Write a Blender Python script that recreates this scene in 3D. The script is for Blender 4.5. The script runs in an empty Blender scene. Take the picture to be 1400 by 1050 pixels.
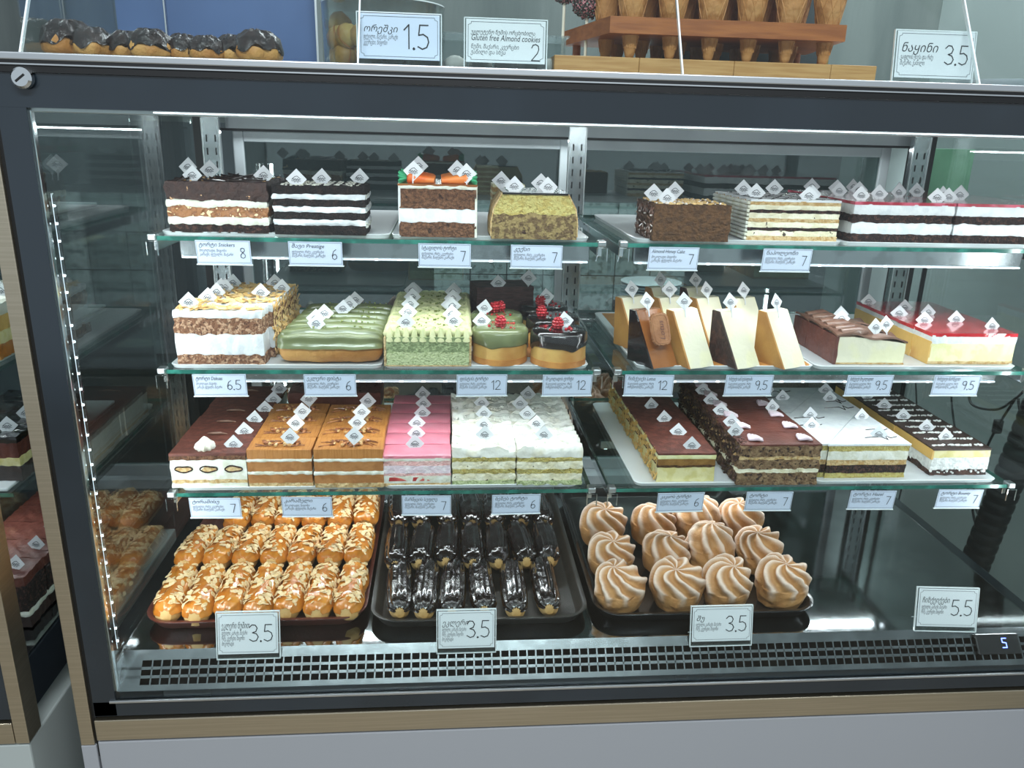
import bpy, bmesh, math, random
import numpy as np
from mathutils import Matrix, Vector, Euler
PI = math.pi
random.seed(7)
scene = bpy.context.scene
COL = scene.collection

# ------------------------------------------------------------------ camera
F = 1088.0
pitch, yaw, roll = math.radians(17.65), math.radians(5.0), math.radians(1.55)
CAM = np.array([0.0, -1.0, 1.5])
fw = np.array([math.sin(yaw)*math.cos(pitch), math.cos(yaw)*math.cos(pitch), -math.sin(pitch)])
rt = np.array([math.cos(yaw), -math.sin(yaw), 0.0])
up = np.cross(rt, fw)
CR = math.cos(roll)*rt + math.sin(roll)*up
CU = -math.sin(roll)*rt + math.cos(roll)*up
cd = bpy.data.cameras.new('camera')
cd.sensor_fit = 'HORIZONTAL'; cd.sensor_width = 36.0; cd.lens = F/1400*36.0
cd.clip_start = 0.02; cd.clip_end = 60
cam = bpy.data.objects.new('camera', cd); COL.objects.link(cam)
cam.matrix_world = Matrix(((CR[0], CU[0], -fw[0], CAM[0]), (CR[1], CU[1], -fw[1], CAM[1]), (CR[2], CU[2], -fw[2], CAM[2]), (0, 0, 0, 1)))
scene.camera = cam


def at(px, py, X=None, Y=None, Z=None):
    """the point of a real plane (X=, Y= or Z=) that the photograph shows at px, py"""
    r = fw + CR*(px-700)/F - CU*(py-525)/F
    if X is not None: t = (X-CAM[0])/r[0]
    elif Y is not None: t = (Y-CAM[1])/r[1]
    else: t = (Z-CAM[2])/r[2]
    return CAM + t*r


# ------------------------------------------------------------------ light
scene.view_settings.view_transform = 'Standard'
scene.view_settings.look = 'None'
scene.view_settings.gamma = 1.0
scene.view_settings.use_curve_mapping = False
scene.view_settings.exposure = 0.0
w = bpy.data.worlds.new('world'); scene.world = w; w.use_nodes = True
bg = w.node_tree.nodes['Background']
bg.inputs[0].default_value = (0.60, 0.68, 0.745, 1); bg.inputs[1].default_value = 0.85


def area(name, loc, sx, sy, power, direction, color=(1, 1, 1)):
    l = bpy.data.lights.new(name, 'AREA'); l.shape = 'RECTANGLE'; l.size = sx; l.size_y = sy
    l.energy = power; l.color = color
    o = bpy.data.objects.new(name, l); COL.objects.link(o); o.location = loc
    o.rotation_euler = Vector(direction).to_track_quat('-Z', 'Y').to_euler()
    return o


COOL = (0.93, 0.97, 1.0)
# the LED tube behind the header, the LED bars under the shelves and the tubes in the front corners
area('header_led_lamp', (0.245, 0.03, 1.503), 1.38, 0.012, 1.9, (0, 0.55, -1), COOL)
for zz, pw in ((1.312, .60), (1.127, .75)):
    for xc in (-0.095, 0.585):
        area('shelf_led_lamp', (xc, 0.176, zz), 0.56, 0.01, pw, (0, -0.12, -1), COOL)
for xc in (-0.095, 0.585):
    area('shelf_led_lamp', (xc, 0.332, 0.946), 0.56, 0.01, 1.1, (0, -0.25, -1), COOL)
area('corner_led_lamp', (-0.462, 0.022, 1.09), 0.01, 0.62, 1.0, (1, 0.7, 0), COOL)
area('corner_led_lamp', (0.952, 0.022, 1.09), 0.01, 0.62, 1.0, (-1, 0.7, 0), COOL)
area('rear_fill_lamp', (0.245, 0.585, 1.484), 1.3, 0.012, 1.6, (0, -0.25, -1), COOL)  # added fill, no known fitting: brightens the backs of the cakes
# ceiling lamps of the shop, over the customer side and over the kitchen side
area('ceiling_lamp', (0.0, -1.6, 2.75), 1.6, 0.3, 60, (0, 0.25, -1), (0.9, 0.95, 1.0))
area('kitchen_lamp', (0.6, 1.2, 2.7), 1.2, 0.3, 30, (0, 0, -1), (0.9, 0.96, 1.0))

area('neighbour_case_lamp', (-.95, .03, 1.50), .6, .012, 1.8, (0, .6, -1), COOL)
for zz in (1.312, 1.127, .946):
    area('neighbour_shelf_lamp', (-.93, .25, zz), .5, .01, .7, (0, -.1, -1), COOL)
area('gap_fill_lamp', (1.25, 0.35, 2.6), 0.3, 0.9, 16, (0, 0, -1), (0.92, 0.97, 1.0))  # added, unseen: lightens the gap and wall right of the case
area('tile_fill_lamp', (0.45, 1.22, 1.46), 2.0, 0.05, 7, (0, 0.6, -1), (0.9, 0.96, 1.0))  # added fill under the partition, brightens the kitchen tiles

# ------------------------------------------------------------------ materials
def lin(h):
    if isinstance(h, str):
        h = h.lstrip('#'); v = [int(h[i:i+2], 16)/255 for i in (0, 2, 4)]
    else: v = [c/255 for c in h]
    return tuple((c/12.92 if c <= .04045 else ((c+.055)/1.055)**2.4) for c in v) + (1,)


MATS = {}
def M(name, c, c2=None, s=80, lo=.45, hi=.6, r=.6, b=0, bs=250, metal=0, coat=0, spec=.5, emit=0, stretch=None, c3=None, s3=200, lo3=.62, hi3=.66, sss=0):
    m = bpy.data.materials.new(name); m.use_nodes = True; nt = m.node_tree; N = nt.nodes; L = nt.links
    p = N['Principled BSDF']
    p.inputs['Base Color'].default_value = lin(c); p.inputs['Roughness'].default_value = r
    p.inputs['Metallic'].default_value = metal; p.inputs['Coat Weight'].default_value = coat
    p.inputs['Coat Roughness'].default_value = .08
    p.inputs['Specular IOR Level'].default_value = spec
    if sss:
        p.inputs['Subsurface Weight'].default_value = sss; p.inputs['Subsurface Radius'].default_value = (.004, .003, .002); p.inputs['Subsurface Scale'].default_value = 1
    tc = N.new('ShaderNodeTexCoord'); vec = tc.outputs['Object']
    if stretch:
        mp = N.new('ShaderNodeMapping'); mp.inputs['Scale'].default_value = stretch; L.new(vec, mp.inputs[0]); vec = mp.outputs[0]
    def spots(cola, colb, scale, a, z):
        n = N.new('ShaderNodeTexNoise'); n.inputs['Scale'].default_value = scale; n.inputs['Detail'].default_value = 4; L.new(vec, n.inputs['Vector'])
        mr = N.new('ShaderNodeMapRange'); mr.inputs[1].default_value = a; mr.inputs[2].default_value = z; mr.interpolation_type = 'SMOOTHSTEP'; L.new(n.outputs[0], mr.inputs[0])
        mx = N.new('ShaderNodeMix'); mx.data_type = 'RGBA'; L.new(mr.outputs[0], mx.inputs[0])
        if isinstance(cola, bpy.types.NodeSocket): L.new(cola, mx.inputs[6])
        else: mx.inputs[6].default_value = lin(cola)
        mx.inputs[7].default_value = lin(colb)
        return mx.outputs[2]
    out = None
    if c2: out = spots(c, c2, s, lo, hi)
    if c3: out = spots(out if out else c, c3, s3, lo3, hi3)
    if out: L.new(out, p.inputs['Base Color'])
    if b:
        n = N.new('ShaderNodeTexNoise'); n.inputs['Scale'].default_value = bs; n.inputs['Detail'].default_value = 5; L.new(vec, n.inputs['Vector'])
        bp = N.new('ShaderNodeBump'); bp.inputs['Strength'].default_value = b; bp.inputs['Distance'].default_value = .006; L.new(n.outputs[0], bp.inputs['Height'])
        L.new(bp.outputs[0], p.inputs['Normal'])
    if emit:
        p.inputs['Emission Color'].default_value = lin(c); p.inputs['Emission Strength'].default_value = emit
    MATS[name] = m
    return m


def glass(name, tint, refl_min, refl_gain=1.0, r=0.0):
    """thin sheet: lets light straight through, mirrors more at a flat angle"""
    m = bpy.data.materials.new(name); m.use_nodes = True; nt = m.node_tree; N = nt.nodes; L = nt.links
    N.remove(N['Principled BSDF']); out = N['Material Output']
    t = N.new('ShaderNodeBsdfTransparent'); t.inputs[0].default_value = lin(tint)
    g = N.new('ShaderNodeBsdfGlossy'); g.inputs['Roughness'].default_value = r; g.inputs[0].default_value = (1, 1, 1, 1)
    lw = N.new('ShaderNodeLayerWeight'); lw.inputs[0].default_value = .5       # facing = 1 - |cos|, the same from both sides
    pw_ = N.new('ShaderNodeMath'); pw_.operation = 'POWER'; pw_.inputs[1].default_value = 4.0; L.new(lw.outputs['Facing'], pw_.inputs[0])
    ma = N.new('ShaderNodeMath'); ma.operation = 'MULTIPLY_ADD'; ma.use_clamp = True
    ma.inputs[1].default_value = refl_gain; ma.inputs[2].default_value = refl_min; L.new(pw_.outputs[0], ma.inputs[0])
    x = N.new('ShaderNodeMixShader'); L.new(ma.outputs[0], x.inputs[0]); L.new(t.outputs[0], x.inputs[1]); L.new(g.outputs[0], x.inputs[2])
    L.new(x.outputs[0], out.inputs[0]); MATS[name] = m
    return m


glass('glass_front', '#f6faf9', 0.018, 0.6)
glass('glass_side', '#f0f5f4', 0.05, 0.8)
glass('glass_rear', '#c6d2d0', 0.11, 0.8)
glass('glass_shelf', '#e6f0ee', 0.035, 0.8)
glass('acrylic', '#f2f6f6', 0.05, 0.8)
M('glass_edge', '#1f5a50', '#2f7a6c', 30, r=.15, coat=.5)
M('acrylic_edge', '#e6ecee', r=.1, coat=1)
M('slate', '#1f272d', '#242d34', 3, r=.16, spec=.5, coat=.3)
M('slate_dark', '#11181f', r=.3)
M('black', '#050607', r=.5)
M('blackgloss', '#0a0b0d', r=.2, coat=.4)
M('champagne', '#c0b59f', '#c8bda8', 6, r=.35, metal=1, stretch=(1, 1, 60))
M('steel', '#b9bec0', '#a9aeb0', 30, r=.22, metal=1, stretch=(1, 40, 1))
M('steel_deck', '#8b9092', '#9fa4a6', 14, .3, .7, r=.07, metal=1, stretch=(1, 1, 1), b=.012, bs=60)
M('grille_steel', '#6f7476', '#7d8284', 30, r=.25, metal=1)
M('chrome', '#dfe3e5', r=.1, metal=1)
M('alu', '#c6cacc', r=.35, metal=1)
M('bodygrey', '#9a9da1', r=.45)
M('bodyside', '#a7afac', r=.5)
M('led', '#f4f8ff', emit=6)
M('ledsoft', '#eef4ff', emit=.55)
M('doorframe', '#c3cace', '#b6bdc2', 5, r=.4)
M('wall', '#5f6967', '#727b78', 3.5, .3, .7, r=.7, b=.2, bs=12, stretch=(4, 1, .6))
M('floorm', '#8d8476', '#978e80', 4, r=.5)
M('walldark', '#363f42', '#414a4d', 3, r=.8)
M('wallright', '#8a9593', '#939e9c', 2, r=.6)
M('rubber', '#14171a', r=.45)
M('tray_white', '#dfe3e6', r=.3, coat=.3)
M('tray_rust', '#5a2a20', '#4c2018', 20, r=.35, b=.1, bs=300)
M('tray_dark', '#2c2926', '#36332f', 30, r=.35, b=.1, bs=300)
M('tray_black', '#101113', r=.25, coat=.3)
M('card', '#d9dee2', r=.5)
M('card_blue', '#ccd6ea', r=.5)
M('ink', '#24262c', r=.6)
M('inkgrey', '#4c4f57', r=.6)
M('topper', '#d3d4d8', r=.45)
M('emblem', '#44474f', r=.6)
M('wood', '#b98d55', '#a97a42', 9, .35, .65, r=.5, stretch=(2, 6, 30), b=.1, bs=80)
M('woodrack', '#a5612d', '#8f4f22', 9, .35, .65, r=.4, stretch=(2, 6, 20), b=.1, bs=60)
M('cardboard', '#b57a42', r=.7)
M('blue_reflection', '#44597f', '#6580ae', 2.2, .3, .75, r=.25)  # reflected blue light painted into the colour of the box back
M('greensheet', '#8fc4a0', '#7db38f', 8, r=.35)
M('tile', '#a9b0b0', '#77807f', 45, .52, .58, r=.25, b=.1)
M('gold', '#b89a60', r=.3, metal=1)
# cake stuff
M('crumb_black', '#160d0c', '#2f1f1a', 230, .5, .62, r=.9, b=1, bs=420)
M('crumb_dark', '#25130f', '#52332a', 210, .5, .62, r=.85, b=1, bs=380)
M('crumb_brown', '#5b3a28', '#7d563c', 200, .4, .6, r=.85, b=1, bs=350, c3='#3a2216', s3=120)
M('crumb_walnut', '#84583d', '#c39b7c', 190, .48, .6, r=.85, b=1, bs=300, c3='#5e3826', s3=260, lo3=.56, hi3=.62)
M('crumb_honey', '#563719', '#432910', 160, r=.8, b=.8, bs=260)
M('crumb_yellow', '#bbae6c', '#b09d58', 150, r=.8, b=.8, bs=320, c3='#a08a48', s3=230, lo3=.58, hi3=.64)
M('crumb_tan', '#cdb183', '#b8935d', 150, r=.8, b=.7, bs=320)
M('crumb_speck', '#8f7a4e', '#614b2f', 150, .42, .58, r=.8, b=.7, bs=320, c3='#3b2418', s3=90, lo3=.62, hi3=.68)
M('crumb_green', '#7d8b60', '#a3b080', 230, .48, .6, r=.8, b=.7, bs=350)
M('crumb_greenlight', '#bcc596', '#99a672', 210, .52, .64, r=.8, b=.8, bs=350)
M('crumb_pink', '#e3b7b4', '#d9a3a0', 160, r=.8, b=.6, bs=320)
M('crumb_ragged', '#6b5038', '#8b7052', 120, .4, .62, r=.85, b=1, bs=220, c3='#33211a', s3=150, lo3=.56, hi3=.62)
M('cream', '#dddcd2', '#d0cebd', 60, r=.5, b=.25, bs=220)
M('cream_white', '#dee0e2', '#d2d5d9', 60, r=.5, b=.25, bs=200)
M('cream_lilac', '#d9c5cf', '#e3d5da', 90, r=.55, b=.4, bs=250)
M('cream_yellow', '#e3dfb0', '#dad49a', 40, r=.5, b=.15, bs=150)
M('cream_custard', '#d8cd9a', '#ccbf80', 60, r=.45, b=.15, bs=150)
M('cream_speck', '#e5dfc8', '#d6cdae', 50, r=.55, b=.4, bs=200, c3='#3a2a24', s3=110, lo3=.66, hi3=.69)
M('cheese_amber', '#b98844', '#96622c', 12, .35, .65, r=.55, b=.25, bs=90)
M('cheese', '#dad4bd', '#dfd9b6', 30, r=.5, b=.15, bs=160)
M('cheese_top', '#c68a44', '#a9692c', 25, .35, .65, r=.5, b=.2, bs=60)
M('cheese_gold', '#d3aa60', '#b27a38', 14, .45, .7, r=.5, b=.15, bs=100)
M('caramel_nut', '#9f6a40', '#7a4828', 130, .4, .6, r=.35, b=.7, bs=200, c3='#ecd2a2', s3=130, lo3=.58, hi3=.62)
M('choc_nut', '#331c17', '#40251d', 120, r=.5, b=.7, bs=200, c3='#d4a679', s3=75, lo3=.68, hi3=.70)
M('caramel_mousse', '#a8713f', '#9a6434', 40, r=.55, b=.2, bs=200)
M('caramel_top', '#b67a3e', '#a86c32', 30, r=.45, b=.25, bs=200, stretch=(12, 1, 1))
M('custard_brown', '#8d6631', '#7c5626', 40, r=.45, b=.2, bs=200)
M('cocoa', '#54281f', '#6b372b', 90, .4, .65, r=.6, b=.2, bs=300)
M('cocoa_brown', '#5a2f27', '#6b3b31', 40, .4, .65, r=.45, b=.3, bs=120)
M('choc', '#2a1813', r=.25, coat=.4, b=.15, bs=80)
M('choc_gloss', '#130a0a', r=.12, coat=1, b=.35, bs=70)
M('choc_matte', '#3a2620', '#2f1e19', 40, r=.5, b=.3, bs=120)
M('choc_flake', '#2c1813', '#47291f', 90, r=.6, b=.5, bs=150)
M('choc_milk', '#7b5b4c', '#6b4a3d', 30, r=.35, coat=.3, b=.2, bs=60)
M('crepe', '#3f2a26', '#553a35', 60, .4, .6, r=.6, stretch=(1, 1, 8), b=.4, bs=80)
M('choc_bun', '#1a0f0c', '#2a1a15', 90, r=.22, coat=.35, b=.8, bs=110)
M('pink', '#dd7f92', '#e28c9d', 20, r=.3, coat=.3)
M('strawberry', '#a83334', '#c65a52', 60, r=.4)
M('red_jelly', '#b3141f', '#c9303a', 25, r=.08, coat=1, b=.15, bs=50)
M('red_glaze', '#9c1f33', '#c4566a', 60, .45, .65, r=.15, coat=.8, b=.4, bs=120)
M('raspberry', '#a81420', '#c9303a', 120, r=.25, coat=.4)
M('meringue', '#e6e4dc', '#d5cdb6', 35, .45, .75, r=.55, b=.4, bs=90)
M('matcha', '#93a06f', '#a5b07c', 25, r=.3, coat=.3, b=.15, bs=100)
M('matcha_glaze', '#6c734d', '#7b8259', 18, r=.25, coat=.4)
M('matcha_cream', '#cdcb9c', '#bcbe8c', 40, r=.45, b=.2, bs=150)
M('pistachio', '#6d7a3a', '#8d9450', 200, r=.7)
M('choux', '#c99552', '#ad7233', 22, .35, .65, r=.55, b=.5, bs=110)
M('choux_pale', '#d8b074', '#c08f4c', 25, .4, .7, r=.6, b=.4, bs=100)
M('honey_glaze', '#b9691c', '#d08a35', 25, .35, .7, r=.22, coat=.7, b=.3, bs=70)
M('almond', '#e5c99c', '#d9b680', 120, r=.5)
M('almond_toast', '#d3a763', '#e6c68e', 60, .35, .65, r=.5)
M('nut', '#b5834a', '#d9b684', 90, r=.5)
M('pecan', '#7c4424', '#b97b4c', 120, r=.4, coat=.3)
M('orange', '#e0682a', '#ee8a44', 30, r=.4)
M('leaf', '#3fae7a', r=.45)
M('biscuit', '#9d6a43', '#8d5b36', 40, r=.6, b=.3, bs=200)
M('caramel_sauce', '#8a5226', '#965d2e', 20, r=.2, coat=.5)
M('waffle', '#bb8850', '#a36f38', 40, r=.6, b=.4, bs=120)
M('sprinkles', '#3a2522', '#d08a90', 330, .54, .58, r=.6, b=1, bs=300, c3='#7fb2a2', s3=400, lo3=.6, hi3=.64)
M('coconut', '#e4e4e2', '#cfcfce', 150, r=.7, b=.6, bs=300)
M('sugar', '#eadfd8', r=.7)
M('stick', '#e9e3cf', r=.5)

# puff material: golden crust with icing sugar lying on the ridges (stored per vertex)
def puff_material():
    m = M('puff', '#c48a4c', r=.6, b=.35, bs=160); nt = m.node_tree; N = nt.nodes; L = nt.links
    a = N.new('ShaderNodeAttribute'); a.attribute_name = 'sugar'
    tc = N.new('ShaderNodeTexCoord'); n = N.new('ShaderNodeTexNoise'); n.inputs['Scale'].default_value = 40; L.new(tc.outputs['Object'], n.inputs['Vector'])
    mx0 = N.new('ShaderNodeMix'); mx0.data_type = 'RGBA'; mx0.inputs[6].default_value = lin('#9a6030'); mx0.inputs[7].default_value = lin('#cf9f66'); L.new(n.outputs[0], mx0.inputs[0])
    mx = N.new('ShaderNodeMix'); mx.data_type = 'RGBA'; L.new(a.outputs['Fac'], mx.inputs[0]); L.new(mx0.outputs[2], mx.inputs[6]); mx.inputs[7].default_value = lin('#efdacb')
    L.new(mx.outputs[2], nt.nodes['Principled BSDF'].inputs['Base Color'])
puff_material()

# ------------------------------------------------------------------ builders
def mesh(name, V, Fc, mat=None, parent=None, smooth=40, mats=None, mi=None):
    me = bpy.data.meshes.new(name)
    me.from_pydata([tuple(map(float, v)) for v in V], [], [tuple(map(int, f)) for f in Fc])
    if mats:
        for k in mats: me.materials.append(MATS[k])
        if mi is not None: me.polygons.foreach_set('material_index', mi)
    elif mat: me.materials.append(MATS[mat])
    if smooth:
        me.polygons.foreach_set('use_smooth', [True]*len(me.polygons))
        me.set_sharp_from_angle(angle=math.radians(smooth))
    me.update()
    o = bpy.data.objects.new(name, me); COL.objects.link(o)
    if parent: o.parent = parent
    return o


def tag(o, label=None, cat=None, group=None, kind=None):
    if label: o['label'] = label
    if cat: o['category'] = cat
    if group: o['group'] = group
    if kind: o['kind'] = kind
    return o


def thing(name, label, cat, loc=(0, 0, 0), rz=0, group=None):
    o = bpy.data.objects.new(name, None); o.empty_display_size = .02; COL.objects.link(o)
    o.location = tuple(map(float, loc)); o.rotation_euler = (0, 0, rz)
    return tag(o, label, cat, group)


KIDS = {}
def clone(o, parent=None, label=None, group=None):
    c = o.copy(); COL.objects.link(c)
    if parent: c.parent = parent
    for ch in o.children: clone(ch, c)
    if label: c['label'] = label
    if group: c['group'] = group
    return c


class G:
    """collects geometry for one mesh"""
    def __init__(s): s.V = []; s.F = []; s.n = 0; s.mi = []
    def add(s, V, Fc, mi=0):
        V = np.asarray(V, float); s.V.append(V); s.F += [tuple(i+s.n for i in f) for f in Fc]; s.n += len(V); s.mi += [mi]*len(Fc); return s
    def box(s, x0, x1, y0, y1, z0, z1, mi=0):
        V = [(x, y, z) for x in (x0, x1) for y in (y0, y1) for z in (z0, z1)]
        return s.add(V, [(0, 1, 3, 2), (4, 6, 7, 5), (0, 4, 5, 1), (2, 3, 7, 6), (0, 2, 6, 4), (1, 5, 7, 3)], mi)
    def rbox(s, x0, x1, y0, y1, z0, z1, r=.001, mi=0, seg=2):
        bm = bmesh.new(); bmesh.ops.create_cube(bm, size=1)
        for v in bm.verts: v.co = ((x0+x1)/2+v.co.x*(x1-x0), (y0+y1)/2+v.co.y*(y1-y0), (z0+z1)/2+v.co.z*(z1-z0))
        bmesh.ops.bevel(bm, geom=bm.edges[:], offset=r, segments=seg, affect='EDGES', profile=.5)
        bm.verts.index_update(); s.add([v.co[:] for v in bm.verts], [[v.index for v in f.verts] for f in bm.faces], mi); bm.free(); return s
    def tube(s, P, r, n=8, mi=0, closed=False):
        P = [Vector(p) for p in P]; V = []; prev = None
        for i, p in enumerate(P):
            t = ((P[min(i+1, len(P)-1)]-P[max(i-1, 0)]) if not closed else (P[(i+1) % len(P)]-P[i-1])).normalized()
            if prev is None:
                a = t.orthogonal().normalized()
            else: a = (prev - t*prev.dot(t)).normalized()
            prev = a; b = t.cross(a); rr = r[i] if hasattr(r, '__len__') else r
            V += [tuple(p+(a*math.cos(2*PI*k/n)+b*math.sin(2*PI*k/n))*rr) for k in range(n)]
        m = len(P); Fc = [(i*n+k, i*n+(k+1) % n, (i+1)*n+(k+1) % n, (i+1)*n+k) for i in range(m-1) for k in range(n)]
        if closed: Fc += [((m-1)*n+k, (m-1)*n+(k+1) % n, (k+1) % n, k) for k in range(n)]
        else: Fc += [tuple(range(n))[::-1], tuple((m-1)*n+k for k in range(n))]
        return s.add(V, Fc, mi)
    def lathe(s, prof, n=24, c=(0, 0, 0), mi=0, fn=None):
        V = []
        for i, (r, z) in enumerate(prof):
            for k in range(n):
                a = 2*PI*k/n; rr, zz = (r, z) if fn is None else fn(r, z, a, i)
                V.append((c[0]+rr*math.cos(a), c[1]+rr*math.sin(a), c[2]+zz))
        m = len(prof); Fc = [(i*n+k, i*n+(k+1) % n, (i+1)*n+(k+1) % n, (i+1)*n+k) for i in range(m-1) for k in range(n)]
        Fc += [tuple(range(n))[::-1], tuple((m-1)*n+k for k in range(n))]
        return s.add(V, Fc, mi)
    def ribbon(s, P, t, y=0, mi=0):
        """flat pen stroke in the x-z plane"""
        for (x0, z0), (x1, z1) in zip(P[:-1], P[1:]):
            dx, dz = x1-x0, z1-z0; l = math.hypot(dx, dz) or 1; nx, nz = -dz/l*t/2, dx/l*t/2; ex, ez = dx/l*t/3, dz/l*t/3
            s.add([(x0+nx-ex, y, z0+nz-ez), (x0-nx-ex, y, z0-nz-ez), (x1-nx+ex, y, z1-nz+ez), (x1+nx+ex, y, z1+nz+ez)], [(0, 1, 2, 3)], mi)
        return s
    def prism(s, poly, y0, y1, mi=0):
        n = len(poly); V = [(x, y0, z) for x, z in poly]+[(x, y1, z) for x, z in poly]
        return s.add(V, [tuple(range(n)), tuple(range(n, 2*n))[::-1]]+[(k, k+n, (k+1) % n+n, (k+1) % n) for k in range(n)], mi)
    def build(s, name, mat=None, parent=None, smooth=40, mats=None):
        return mesh(name, np.concatenate(s.V), s.F, mat, parent, smooth, mats, s.mi if mats else None)


_lat = {}
def lattice(nx, ny, nz):
    k = (nx, ny, nz)
    if k in _lat: return _lat[k]
    idx = {}; U = []
    def vid(i, j, l):
        q = (i, j, l)
        if q not in idx: idx[q] = len(U); U.append((i/nx, j/ny, l/nz))
        return idx[q]
    Fc = []
    for i in range(nx):
        for j in range(ny):
            Fc.append((vid(i, j, 0), vid(i, j+1, 0), vid(i+1, j+1, 0), vid(i+1, j, 0)))
            Fc.append((vid(i, j, nz), vid(i+1, j, nz), vid(i+1, j+1, nz), vid(i, j+1, nz)))
    for i in range(nx):
        for l in range(nz):
            Fc.append((vid(i, 0, l), vid(i+1, 0, l), vid(i+1, 0, l+1), vid(i, 0, l+1)))
            Fc.append((vid(i, ny, l), vid(i, ny, l+1), vid(i+1, ny, l+1), vid(i+1, ny, l)))
    for j in range(ny):
        for l in range(nz):
            Fc.append((vid(0, j, l), vid(0, j, l+1), vid(0, j+1, l+1), vid(0, j+1, l)))
            Fc.append((vid(nx, j, l), vid(nx, j+1, l), vid(nx, j+1, l+1), vid(nx, j, l+1)))
    _lat[k] = (np.array(U), Fc); return _lat[k]


def wob(P, scale, seed):
    rs = np.random.RandomState(seed); o = np.zeros(len(P))
    for k in range(7):
        d = rs.normal(size=3); d /= np.linalg.norm(d)
        o += np.sin((P@d)*scale*(.5+rs.rand()*1.3)+rs.rand()*9)
    return o/4.2


def slab(w, d, z0, z1, seed=0, amp=.0006, bz=(.0, .0), kb=(0, 1), bulge=0.0, warp=None, res=.006, sc=420):
    """one layer of a cake, w by d around the origin, bottom and top borders wavy"""
    nx = max(3, int(w/res)); ny = max(3, int(d/res)); nz = 3
    U, Fc = lattice(nx, ny, nz)
    P = np.empty_like(U); P[:, 0] = (U[:, 0]-.5)*w; P[:, 1] = (U[:, 1]-.5)*d
    flat = np.stack([P[:, 0], P[:, 1], 0*P[:, 0]], 1)
    edge = lambda k_: wob(flat, 300, 50+k_)*1.1+wob(flat, 1100, 90+k_)*.55
    lo = z0+bz[0]*edge(kb[0]); hi = z1+bz[1]*edge(kb[1])
    P[:, 2] = lo+(hi-lo)*U[:, 2]
    sgnx = np.where(U[:, 0] == 0, -1, np.where(U[:, 0] == 1, 1, 0)); sgny = np.where(U[:, 1] == 0, -1, np.where(U[:, 1] == 1, 1, 0))
    q = np.stack([P[:, 0]*1.0, P[:, 1]*1.0, P[:, 2]*1.0], 1)
    b = bulge*np.sin(PI*U[:, 2])+amp*wob(q, sc, seed)
    P[:, 0] += sgnx*b; P[:, 1] += sgny*b
    if warp: P = warp(P)
    return P, Fc


def layers_on(root, w, d, h, layers, seed=1, warp=None, res=.0032):
    """layers: (part name, fraction, material, bulge mm, rough mm, border wave mm)"""
    tot = sum(l[1] for l in layers); z = 0; k = 0
    for i, (pn, fr, mt, bu, am, bw) in enumerate(layers):
        z1 = z+h*fr/tot
        nb = layers[i+1][5] if False else bw
        lo = 0 if i == 0 else layers[i-1][5]*.001
        hi = bw*.001
        V, Fc = slab(w, d, z, z1, seed*31+i, am*.0018, (lo, hi), (seed*17+i, seed*17+i+1), bu*.001, warp, res)
        mesh(pn, V, Fc, mt, root)
        z = z1
    return root


def scatter(name, mat, base, pts, parent, rng, smin=.8, smax=1.2, tilt=.4, kind='stuff', smooth=0):
    g = G(); BV, BF = base
    BV = np.array(BV, float)
    for p in pts:
        sc = rng.uniform(smin, smax)
        R = Euler((rng.uniform(-tilt, tilt), rng.uniform(-tilt, tilt), rng.uniform(0, 2*PI))).to_matrix()
        if len(p) > 3:   # extra base rotation (for side faces)
            R = Euler(p[3]).to_matrix() @ R
        g.add((BV*sc)@np.array(R).T+np.array(p[:3]), BF)
    o = g.build(name, mat, parent, smooth)
    if kind: o['kind'] = kind
    return o


def flake_shape(a, b, t):
    n = 7; V = [(a*math.cos(2*PI*k/n)*(1 if math.cos(2*PI*k/n) < .5 else 1.15), b*math.sin(2*PI*k/n), 0) for k in range(n)]
    V += [(x*.85, y*.85, t) for x, y, z in V]
    return V, [tuple(range(n))[::-1], tuple(range(n, 2*n))]+[(k, (k+1) % n, (k+1) % n+n, k+n) for k in range(n)]
def lump_shape(r, sx=1, sy=1, sz=1, seed=0):
    bm = bmesh.new(); bmesh.ops.create_icosphere(bm, subdivisions=1, radius=r); rs = random.Random(seed)
    V = [(v.co.x*sx*rs.uniform(.8, 1.2), v.co.y*sy*rs.uniform(.8, 1.2), v.co.z*sz*rs.uniform(.8, 1.2)) for v in bm.verts]; bm.verts.index_update()
    Fc = [[v.index for v in f.verts] for f in bm.faces]; bm.free(); return V, Fc
def shard_shape(l, wd, t):
    V = [(-l/2, -wd/2, 0), (l/2, -wd/3, t*2), (l/2*.8, wd/2, t), (-l/2*.9, wd/3, 0)]
    V += [(x, y, z+t) for x, y, z in V]
    return V, [(3, 2, 1, 0), (4, 5, 6, 7), (0, 1, 5, 4), (1, 2, 6, 5), (2, 3, 7, 6), (3, 0, 4, 7)]
FLAKE = flake_shape(.0052, .0032, .0007)
LUMP = lump_shape(.0035)
SHARD = shard_shape(.016, .006, .0006)

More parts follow.
